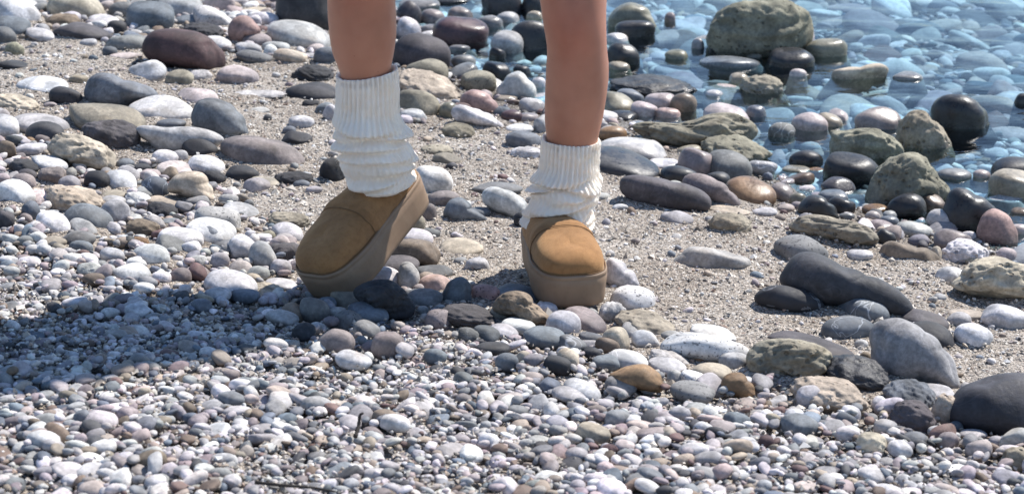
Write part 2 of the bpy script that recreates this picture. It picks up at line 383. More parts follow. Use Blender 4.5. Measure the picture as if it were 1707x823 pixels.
# Traced stones.  cx cy w h tilt colour texture | where it lies   (photo pixels -> rays onto the beach)
STONES = '''
25 20 88 50 22 W s|cut off by the upper left picture corner
20 43 66 30 22 B s|under the chalky cobble in the upper left corner
3 62 48 38 30 G s|at the left edge above the mossy stone
66 58 58 22 15 W s|tapering onto the sand below the upper left corner
72 49 24 16 30 P s|tucked behind the tapering chalky cobble
26 83 36 26 0 N r|half sunk in sand at the left edge
22 107 62 18 8 D s|lying flat in the sand near the left edge
103 37 64 30 -5 U r|between two larger stones near the top left
135 53 102 34 12 E s|long and low in front of the crumbly brown stone
127 10 94 54 12 T s|broad, standing at the top edge behind the crumbly stone
174 36 58 20 5 W s|wedged behind the long grey one near the top
205 18 50 32 -5 G s|touching the big domed slate stone at the top
178 11 32 22 0 I s|peeping out at the top edge beside the broad tan one
250 29 86 54 5 B s|big domed slate stone leaning behind the maroon boulder
196 47 34 27 5 D s|at the foot of the big domed slate stone
212 72 74 36 0 G s|resting against the end of the maroon boulder
183 86 27 17 0 B s|small, in front of the grey stone by the maroon boulder
209 93 58 12 2 I s|thin sliver lying beside the maroon boulder
300 10 82 44 5 P s|broad at the top edge above the flat bluish stone
364 4 56 42 5 I s|at the top edge next to the broad pale one
320 34 62 22 4 B s|flat, behind the maroon boulder
355 32 82 40 18 W x|sloping behind the flat bluish stone
337 53 76 32 8 D r|directly behind the top of the maroon boulder
362 72 46 20 20 W s|peeping over the shoulder of the maroon boulder
147 71 30 13 0 W s|alone in the sand above the white mound
247 118 66 36 8 W s|mound shaped, in the sand under the maroon boulder
299 131 50 32 0 O f|blocky, under the lower end of the maroon boulder
335 126 40 19 5 P r|half buried next to the blocky tan stone
396 126 76 34 8 I s|saddle shaped, right of the maroon boulder
71 140 88 27 0 W v|long loaf shape alone on the sand
131 132 33 16 0 O s|small, alone between the loaf and the two-tone block
110 160 58 33 5 D x|round, in front of the long white loaf
25 172 80 34 15 T r|crusty, sunk in sand at the left edge
84 174 23 9 0 I s|flat sliver in sand beside the round speckled stone
265 184 120 42 9 W s|broad and flat, in front of the two-tone block
330 160 70 30 13 I s|rounded, behind the upright slate stone
172 197 134 52 14 O s|long sloping one in front of the two-tone block
62 206 106 36 12 P s|long and low beside the sloping olive stone
4 193 26 24 0 I s|at the left edge above the chalky egg
187 226 94 54 18 E r|domed, leaning on the sloping olive stone
75 220 68 36 8 D s|domed, behind the small pile at the left edge
287 206 54 19 0 B s|low, tucked under the broad flat white stone
333 247 60 31 12 D s|leaning against the knuckle-shaped pale stone
10 216 50 44 30 W s|large egg at the left edge
12 251 36 36 10 U f|blocky, at the left edge under the large egg
50 249 58 23 -5 W s|sausage shaped, left of the pitted tan boulder
49 235 20 13 0 H s|tiny, above the sausage shaped pebble
71 232 27 15 15 V s|tiny, leaning on the domed charcoal one
34 261 20 15 0 V s|tiny, under the sausage shaped pebble
80 273 70 26 14 W s|long, under the end of the pitted tan boulder
40 278 56 26 8 D r|craggy, in the pile at the left edge
97 267 32 18 15 D s|small, under the pitted tan boulder
134 275 27 20 0 P s|small round one under the pitted tan boulder
88 294 54 34 5 V r|blocky, below the long white one in the pile
46 293 37 23 15 E s|small domed one in the left pile
42 305 46 32 20 V s|rounded, below the small dark domed one
115 306 42 28 15 L s|rounded, beside the black egg
163 301 44 36 30 D s|egg standing beside the white egg
200 302 58 34 25 W s|egg leaning on the black egg
214 291 44 26 25 P s|lumpy, behind the white egg
276 262 44 25 8 W s|rounded, below the knuckle-shaped pale stone
300 260 28 21 0 P s|small, beside the charcoal stone below the knuckle
342 273 72 30 14 W s|long, under the charcoal stone below the knuckle
293 280 64 21 15 I s|long low one in front of the rounded white pair
209 273 33 18 0 B s|small one right of the pitted tan boulder
236 279 34 14 3 D r|flat sliver right of the pitted tan boulder
250 293 41 23 5 I s|rounded, above the banded bluish stone
259 312 48 37 10 B v|banded with white, next to the angular tan rock
287 293 35 27 20 U f|behind the peak of the angular tan rock
358 297 42 24 20 D r|jagged, right of the angular tan rock
401 289 63 28 0 D s|rounded, beside the mauve boulder's lower end
190 323 45 14 0 O s|flat sliver under the two eggs
28 326 62 42 35 W s|large slanted one in the left pile
51 351 29 36 45 B s|standing on end below the large slanted white one
125 332 112 48 15 T p|big and crumbly in the middle of the left pile
68 333 54 26 25 I r|lumpy, left of the big crumbly stone
145 367 82 48 25 B s|big sloping slab in front of the crumbly stone
192 354 47 43 20 L s|round ball touching the big sloping slab
190 336 48 20 5 P s|flat, behind the round lilac ball
232 334 50 27 20 W p|with one dark hole, right of the lilac ball
272 337 72 22 18 T s|long sloping one below the angular tan rock
330 338 47 26 0 G s|domed, at the foot of the angular tan rock
271 350 58 26 14 D r|long, between the holed and the domed stones
292 364 27 15 5 K r|tiny jagged one beside the long charcoal stone
236 380 60 28 10 U p|flat and spotted, below the long charcoal stone
258 371 42 28 20 P p|spotted, touching the flat spotted brown stone
367 363 86 40 14 P x|large sloping one left of the raised shoe
400 351 76 27 16 P s|long, behind the large sloping one near the raised shoe
352 383 82 36 12 W s|broad, left of the raised shoe with a bluish one before it
354 390 42 27 20 B s|leaning on the front of the broad white one
90 373 62 40 30 W s|large oval below the lumpy pink one
141 380 54 28 25 P s|oval, in front of the big sloping slab
41 366 27 23 0 V s|small egg left of the large white oval
10 366 36 38 30 E r|at the left edge beside the small mauve egg
188 381 28 24 35 W s|small, at the toe of the big sloping slab
66 377 17 22 0 V f|tiny upright one beside the large white oval
130 398 60 25 2 G s|low, under the large white oval
303 397 82 34 8 W s|broad dome left of the raised shoe's middle
253 426 67 37 0 W s|gleaming oval, brightest of the left shingle
232 404 38 21 0 H r|crumbly, behind the gleaming white oval
134 412 41 22 5 B s|domed, in the left shingle under the grey low one
285 410 56 25 35 G f|wedge leaning against the broad white dome
319 413 39 25 0 W s|rounded, under the grey wedge
367 436 35 31 0 L s|round ball left of the raised shoe's toe
328 434 36 23 0 P r|rough, beside the round lilac ball
187 426 45 25 15 W s|rounded, left of the gleaming white oval
146 432 39 23 20 W s|rounded, second left of the gleaming white oval
151 449 47 25 0 P r|domed, below the two rounded white ones
219 454 68 29 5 W s|with a pointed top, under the gleaming white oval
269 461 37 23 0 W s|beside the domed mauve cobble
301 458 41 29 0 V s|domed, below the gleaming white oval
330 452 43 19 12 V s|low, behind the domed mauve cobble
384 472 90 40 20 W s|large smooth slope left of the raised toe
362 490 48 24 0 W s|under the large smooth slope near the raised toe
240 479 37 18 0 W s|loaf shaped, below the pointed white one
49 435 41 16 2 W s|flat, in the fine shingle near the left edge
14 435 34 18 5 W s|flat, at the left edge of the fine shingle
19 451 30 16 8 P s|flat, just below the left edge pair
97 454 29 14 15 W s|flat, alone in the fine shingle
125 503 45 18 -10 W s|at the upper rim of the body shadow, near the left edge
233 516 51 22 8 W s|at the upper rim of the body shadow, midway
185 520 34 15 5 P s|just above the body shadow's rim
336 508 37 24 15 B s|half in the body shadow left of the raised toe
90 512 31 18 10 D s|at the shadow rim near the left edge
180 449 27 19 25 P s|behind the pointed white one
71 408 28 19 15 W f|angular, in the fine shingle near the left edge
41 401 30 17 0 G s|domed, in the fine shingle near the left edge
404 412 42 44 40 W f|leaning, with a crease, near the raised shoe
440 427 46 46 45 P s|leaning on the creased white one
468 445 38 28 0 L s|ball beside the raised shoe's toe
474 416 60 30 0 E r|dark loaf just left of the raised shoe
494 421 24 17 0 W s|tiny, touching the raised shoe's side
420 464 31 17 0 O s|small dome in front of the lilac ball by the raised toe
469 471 58 17 8 W s|flat, in front of the lilac ball by the raised toe
494 442 21 21 0 I s|tiny lump touching the raised toe
440 482 72 21 10 T r|flat and crusty, before the raised toe
408 492 52 24 5 B s|at the shadow rim under the crusty flat stone
524 516 46 44 40 G s|upright oval in the shadow under the raised toe
546 504 34 22 20 B s|behind the upright oval under the raised toe
518 489 22 12 0 P s|tiny, right under the raised toe
578 497 54 28 20 O s|under the raised toe, sun striking one corner
614 521 70 30 20 B s|long, in the shadow below the black craggy rock
563 521 35 19 0 P s|small, beside the long bluish one in shadow
580 532 55 30 5 G x|mottled, in the shadow under the raised shoe
612 550 48 28 20 G s|oval, below the long bluish one in shadow
559 568 66 42 10 V s|large dome at the shadow's lower rim
645 574 61 46 0 V s|large pinkish dome just out of the shadow
471 529 54 24 14 P s|pale oval in the shadow left of the upright one
490 519 42 26 25 U s|behind the pale oval in shadow
507 552 41 31 5 D r|rough lump in the body shadow
589 599 64 30 12 W s|long, below the two large domes
530 545 29 19 10 P s|small, in the shadow beside the rough lump
706 495 66 32 0 G s|low dome between the shoes
725 472 54 30 10 S s|loaf between the shoes
633 462 68 32 -10 W s|under the raised sole
661 440 78 30 0 E s|flat, behind the white one under the raised sole
765 411 82 24 5 T s|long bar on the sand between the shoes
723 451 66 22 6 G s|flat, in the sand between the shoes
797 441 45 27 0 W s|round, alone on the sand between the shoes
778 525 108 38 8 E r|long, below the blue pointed stone
732 531 49 34 0 V x|ball below the low grey dome between the shoes
704 516 21 13 0 P s|tiny, before the low grey dome between the shoes
810 488 48 32 10 R x|beside the blue pointed stone
857 489 90 30 8 B s|flat, in the flat shoe's shadow
828 522 37 23 12 T s|small, before the knobbly brown rock
911 514 45 22 20 W r|just before the flat shoe's platform
939 541 61 46 0 W s|bright ball in front of the flat shoe
972 536 72 36 30 V s|disc leaning behind the bright ball
983 522 29 17 0 P s|tiny, touching the flat shoe's toe
1022 522 50 40 0 W r|lump at the flat shoe's toe corner
1076 537 110 40 14 O p|long spotted one beside the lump at the flat shoe
1052 497 81 42 5 W x|beside the flat shoe with dark scratches
1027 565 47 42 0 T s|knob below the long spotted one
1062 549 62 25 22 P s|behind the creamy knob's neighbour
1077 566 50 30 20 W s|smooth egg right of the creamy knob
905 561 76 30 5 B s|sloping, below the bright ball
952 574 46 26 20 G v|veined, below the bright ball
988 563 47 21 15 B s|low, left of the creamy knob
988 587 35 19 15 D s|small, below the low bluish one
813 555 48 22 20 B s|flat, under the long dark stone
780 557 42 24 15 G r|rough oval under the long dark stone
840 551 48 19 22 W s|slanting under the knobbly brown rock
866 542 60 24 12 P v|slab before the knobbly brown rock
809 537 48 14 0 V s|sliver below the long dark stone
822 579 56 20 6 D s|flat, in the shingle below the slanting one
845 602 41 30 10 B s|oval, in the shingle below the sloping bluish one
872 596 29 25 0 T s|ball beside the oval in the shingle
929 605 52 30 10 D s|oval below the veined one
948 598 42 36 40 T s|leaning over the dark oval below the veined one
726 592 39 23 10 B s|small, in the shingle below the mauve ball
1010 603 47 21 5 B s|pale oval behind the brown hump
1044 598 76 28 12 W v|long and streaked, behind the brown hump
1034 642 55 29 18 G s|before the brown hump's left end
1079 642 41 25 0 W s|round, before the brown hump
1030 644 21 15 0 K s|tiny, in front of the grey one by the brown hump
969 648 68 30 20 W s|large smooth slope in the middle shingle
948 658 57 23 20 P s|below the large smooth slope in the middle shingle
1152 651 78 32 14 G x|granite-like, right of the brown hump
1126 628 28 24 30 P s|egg resting behind the granite-like stone
1158 634 50 28 25 W x|behind the granite-like stone
1117 597 72 28 22 P r|behind the long white slab
1112 609 66 22 16 W s|slab behind the egg by the granite-like stone
1189 621 70 32 12 T s|loaf left of the ochre rock
1222 601 52 28 0 P s|faceted grey beige one under the big speckled cobble
1164 597 26 18 0 H s|tiny, below the big speckled cobble
1187 552 84 22 12 W s|slab behind the big speckled cobble
1118 559 42 18 8 P s|low, left of the big speckled cobble
989 719 60 32 12 T s|large oval in the lower middle shingle
1192 722 37 27 5 D s|standing out in the lower pale shingle
1277 737 29 25 0 M s|reddish, in the lower shingle
1227 700 47 26 12 B s|oval below the ochre rock
1172 712 35 24 0 W s|round, touching the black one in the lower shingle
1247 738 32 22 0 W s|round, left of the reddish one in the lower shingle
1278 695 31 25 30 W s|small, right of the oval below the ochre rock
1016 749 31 20 0 M r|red lump in the lower middle shingle
1054 700 41 18 8 W s|low, in the middle shingle below the brown hump
1040 742 37 18 15 I s|low, beside the red lump
1432 625 120 58 18 K k|glossy hump before the grey wedge slab
1386 655 140 54 12 T p|long pitted ridge before the glossy black hump
1350 662 46 38 0 L s|cone leaning on the long pitted ridge
1335 629 43 18 0 B s|flat, behind the long pitted ridge
1521 661 86 46 30 B r|sloping behind the dark porous lump
1522 692 80 52 8 E p|porous lump below the grey wedge slab
1575 684 48 60 10 T p|upright beside the big slate boulder
1350 574 150 34 12 E s|long bar behind the olive block
1435 573 25 16 0 P s|tiny egg beside the grey wedge slab
1443 596 21 20 0 U s|tiny, beside the grey wedge slab's foot
1560 651 68 20 4 P s|flat, under the point of the grey wedge slab
1468 673 36 26 20 W s|small, between the pitted ridge and the porous lump
1419 688 32 28 40 W s|upright, below the pitted ridge
1475 711 41 25 5 W s|oval, before the porous lump
1411 699 37 25 5 B s|dome below the pitted ridge
1334 707 62 38 20 B s|wedge below the cone-shaped stone
1413 721 43 27 0 L s|dome below the upright white one
1454 736 56 36 0 T p|crumbly, in the shingle below the porous lump
1580 733 41 34 0 V s|round plum coloured one before the slate boulder
1631 748 48 34 0 I s|rounded, below the slate boulder
1694 735 60 46 0 P s|large, at the right edge below the slate boulder
1593 711 27 20 0 B s|tiny, at the foot of the slate boulder
1623 723 49 18 3 L s|flat, at the foot of the slate boulder
1698 762 58 38 0 O p|at the right edge, lowest of the large ones
1660 737 29 25 0 L s|small, between two larger ones below the slate boulder
1561 717 31 16 0 W s|sliver beside the porous lump
1500 747 45 25 12 W s|oval, below the porous lump
1332 413 98 48 8 G x|half buried behind the peanut-shaped boulder
1441 516 94 46 16 B v|dark blue and white banded, before the peanut-shaped boulder
1412 548 94 46 -2 B v|pale and streaked, left of the grey wedge slab
1541 534 82 32 12 E s|flat, behind the grey wedge slab
1556 560 78 40 22 D s|leaning behind the grey wedge slab
1621 561 60 50 20 W s|bright egg right of the grey wedge slab
1599 533 43 29 10 L s|dome behind the bright egg
1676 529 78 42 14 W f|near the right edge beyond the bright egg
1615 524 78 20 10 T s|long bar behind the lilac dome
1583 458 48 28 10 W s|flat tongue beside the cream spotted boulder
1435 424 48 20 3 W s|half buried in sand before the black fin
1610 418 86 44 0 W p|large round one behind the cream spotted boulder
1560 422 21 24 0 T s|tiny, touching the large round cream one
1623 433 35 18 0 O s|small, between the large round one and the spotted boulder
1676 424 38 28 0 I s|under the pink wedge
1522 382 62 28 12 P w|smooth bar at the waterline
1585 399 68 42 0 V w|domed, behind the large round cream one
1568 368 44 38 30 P w|cone beside the big black wedge
1513 345 72 48 3 K w|glossy oval below the mossy rock at the waterline
1553 338 48 34 20 U w|between the glossy oval and the big black wedge
1417 280 98 52 15 K w|largest glossy oval at the waterline
1345 265 60 30 3 K w|loaf left of the largest glossy oval
1328 283 50 15 3 N w|flat, awash left of the largest glossy oval
1360 285 32 11 0 H w|flat, awash under the glossy loaf
1395 310 62 30 8 E w|flat dome below the largest glossy oval
1389 328 52 24 10 B w|behind the small dark blue one
1403 343 46 30 15 K w|small one overlapping the slate one at the waterline
1330 333 30 25 0 O w|knobby one at the sand's wet edge
1412 360 27 13 0 G w|flat one under the small glossy black one
1460 350 46 20 2 H w|reddish slab under the mossy rock
1455 362 27 22 0 I w|small ball under the mossy rock
1468 377 46 19 20 V w|small slanted one at the waterline
1482 369 35 20 0 B w|small, under the glossy oval
1461 199 80 44 8 V w|rounded, standing in the shallows
1349 206 62 38 10 I w|rounded, standing in shallows beside the olive sliver
1382 202 48 26 25 O w|sliver between the two rounded ones in the shallows
1398 194 33 24 40 I w|small, leaning on the olive sliver in the shallows
1303 219 46 34 0 G v|striped, standing in the shallows
1706 168 32 26 0 K w|cut off by the right edge in the water
1690 307 86 60 0 O w|big block at the right edge in the shallows
1690 281 82 40 0 K w|behind the big olive block at the right edge
1676 320 23 18 0 P w|tiny cone before the big olive block
1675 331 62 15 0 P w|flat, before the big olive block
1590 292 60 24 5 G w|low dome in shallows behind the mossy rock
1636 293 30 20 0 I w|small, in shallows near the big olive block
1700 353 38 16 0 U w|at the right edge beyond the pink wedge
1700 384 36 22 0 I w|at the right edge beside the pink wedge
1340 65 36 38 0 L w|ball resting against the pitted boulder in the water
1377 80 70 40 0 N w|mossy, right of the pitted boulder in the water
1316 98 84 38 5 K w|lumpy, before the pitted boulder in the water
1310 79 49 18 0 V w|flat, squeezed before the pitted boulder in the water
1202 83 47 23 0 K w|small, left at the foot of the pitted boulder
1217 103 102 28 5 B w|long and low, awash before the pitted boulder
1256 94 29 14 0 O w|tiny, before the pitted boulder
1163 76 22 25 0 P w|small ball alone in the shallows
1126 93 41 21 0 N w|block alone in the shallows
1117 32 19 22 0 V w|tiny cone far out in the water
1058 50 68 36 0 K w|glossy dome beside the leg, far in the water
1028 65 38 21 0 W w|beside the leg below the glossy dome
1040 94 58 44 20 K w|glossy block beside the leg
1031 112 38 20 0 O w|under the glossy block beside the leg
1090 142 154 42 4 K k|long and glistening, behind the pink group
1050 161 49 27 0 B w|rounded, before the long glistening one
1030 174 54 34 40 N w|slanting down behind the leg
1103 169 58 32 5 I w|largest of the pink group at the waterline
1073 185 50 31 0 I w|foremost left of the pink group
1113 190 43 23 5 S w|salmon one of the pink group
1139 174 46 40 0 U w|dark block right of the pink group
1212 192 74 34 20 I w|behind the long olive boulder's end
1260 187 35 28 0 B w|ball in the shallows beside the long olive boulder
1190 157 31 15 0 W w|small flat one awash
1268 142 78 40 5 O p|knobby, standing alone in the shallows
1231 132 36 24 0 T w|touching the knobby one in the shallows
1331 124 31 20 0 I w|small, awash below the lumpy black one
1512 128 52 18 3 G w|low one beside the bone-shaped stone
1228 250 126 52 10 N p|oval boulder before the long olive boulder
1055 248 116 40 6 P w|long bar right of the leg
1038 275 134 48 22 D w|long slope below the pale bar by the leg
1130 291 66 36 8 D w|behind the long dark boulder's end
1161 270 62 44 15 V w|behind the slate egg at the waterline
1217 277 76 50 32 G s|egg leaning at the waterline
1270 280 53 28 0 P v|beside the leaning slate egg
1252 321 76 40 30 H w|brown block at the edge of the wet sand
1302 321 38 32 30 V w|small, beyond the brown block at wet sand
1218 373 78 40 5 O r|mound half buried in the sand
1130 363 56 20 18 L s|flat, half buried near the sandy mound
1213 350 72 16 10 T s|slab at the end of the long dark boulder
1275 353 42 14 0 W s|sliver at the sand's wet edge
1034 345 27 11 0 W s|tiny flat one on sand right of the flat shoe's leg
1195 300 46 28 0 K w|under the leaning slate egg
1104 272 54 16 0 W w|flat wet one behind the charcoal stone
1150 250 40 16 -15 O w|sliver under the oval olive boulder
704 90 98 66 0 E s|big dome right of the raised leg
768 52 94 54 8 M w|gleaming boulder between the legs
845 74 55 44 8 P s|round one between the legs
836 4 70 48 0 D w|at the top edge between the legs
884 63 74 58 0 K w|partly hidden behind the bare knee
888 8 42 40 0 K w|at the top edge beside the bare knee
720 29 43 27 0 V w|behind the gleaming maroon one
768 23 45 28 0 V w|above the gleaming maroon one near the top
817 39 43 25 0 G w|behind the round one between the legs
846 31 39 23 0 P w|above the round one between the legs
892 28 30 19 0 T w|tiny, beside the bare knee
828 92 27 28 20 K w|small egg standing in the runnel
764 81 41 15 0 G w|flat, beside the big dome by the raised leg
771 104 45 28 0 G w|low, beside the big dome by the raised leg
711 119 74 44 10 O s|block before the big dome
714 143 114 46 25 T p|long slope below the olive block by the leg warmer
697 171 74 46 18 O f|angular, beside the higher leg warmer
748 185 35 31 0 N w|small block below the long tan slope
796 135 65 40 0 O x|rounded, midway between the legs
829 121 48 40 30 K w|glossy egg between the legs
889 177 46 28 18 P w|bar left of the right shin
868 118 33 21 0 K w|small, in the runnel between the legs
898 140 28 25 0 W w|ball beside the right shin
835 188 35 21 0 B v|small, before the red stone between the legs
854 194 38 22 0 M w|small, beside the right shin's leg warmer
877 195 40 21 -10 V w|small, nearest the right shin's leg warmer
770 120 48 24 -30 G w|slanting between the dome and rounded one
682 24 44 46 0 E w|against the raised leg near the top
682 50 40 40 40 W s|leaning against the raised leg
714 51 33 20 0 G w|small, before the gleaming maroon one
700 8 72 24 0 G w|flat, at the top edge right of the raised leg
748 0 80 20 0 K w|flat, at the top edge beyond the raised leg
499 59 110 48 14 P s|long one in front of the tall black boulder
430 19 58 15 0 T s|flat bar left of the tall black boulder
438 34 56 29 5 W s|under the flat bar by the tall black boulder
426 65 56 25 3 V s|before the angular russet rock
414 82 48 23 10 W s|below the mauve one near the russet rock
460 78 49 22 0 P s|before the long pale one near the black boulder
426 95 66 25 12 G x|speckled slab on the sand's edge
482 93 60 26 8 T s|at the sand's edge below the long pale one
543 94 44 34 0 B s|touching the raised leg's calf
522 123 74 32 5 D r|flat, left of the higher leg warmer
522 153 92 34 3 D s|log shaped, left of the higher leg warmer
430 156 98 14 0 P r|thin slab flush with the sand
433 184 34 9 0 P s|thin sliver flush with the sand
518 172 30 12 0 D r|tiny, under the log shaped one
543 181 36 20 0 B s|small, left of the leg warmer's fold
550 189 26 30 0 W s|touching the leg warmer below the log shaped one
501 204 48 23 0 W s|top of the little trio on the sand
484 217 27 16 0 B s|small one of the little trio on the sand
494 231 54 22 8 D s|lowest of the little trio on the sand
688 191 48 22 0 W s|right of the higher leg warmer's cuff
722 301 72 48 15 W s|bright one touching the raised heel
488 297 68 25 0 D r|flat, right of the mauve boulder's foot
502 307 30 15 0 B s|small one on the sand near the mauve boulder
430 309 50 25 0 L s|below the mauve boulder
444 302 56 16 10 T s|flat, under the mauve boulder
524 316 29 13 0 L s|tiny, on the sand near the black cube
555 285 44 48 0 D r|cube beside the leg warmer's hem
482 368 72 30 8 O r|long, on the sand left of the raised shoe
481 387 62 34 20 W s|oval behind the dark loaf by the raised shoe
447 393 26 21 0 N s|ball left of the white oval near the raised shoe
475 397 33 17 0 L s|small, before the white oval near the raised shoe
714 355 29 32 0 V s|upright under the raised heel
691 370 44 32 0 O s|under the raised sole's arch
717 389 35 19 0 G s|small, beside the grooved stone
692 394 62 24 10 W s|behind the grooved stone
740 332 56 28 0 V s|behind the blue-white knot on the sand
797 354 42 18 0 B s|flat, right of the blue-white knot
764 219 58 32 14 O r|alone on the sand between the leg warmers
730 250 58 19 0 O p|hollowed, on the sand between the leg warmers
744 264 48 21 12 O s|below the hollowed one on the sand
753 278 21 13 0 D s|tiny, below the hollowed one on the sand
828 312 90 22 3 G s|long bar behind the creased white cobble
872 367 33 30 0 D s|touching the lower leg warmer's hem
872 234 62 32 3 B s|left of the lower leg warmer
878 255 56 23 0 W r|flush with sand left of the lower leg warmer
866 214 50 16 0 W s|flat, above the bluish one by the lower leg warmer
1004 328 30 12 0 P s|flush with the sand beyond the lower leg warmer
901 211 24 30 0 P s|upright, touching the right shin
1020 223 50 28 0 H w|wet brown one right of the shin
1036 195 58 22 0 K w|low, right of the shin
'''
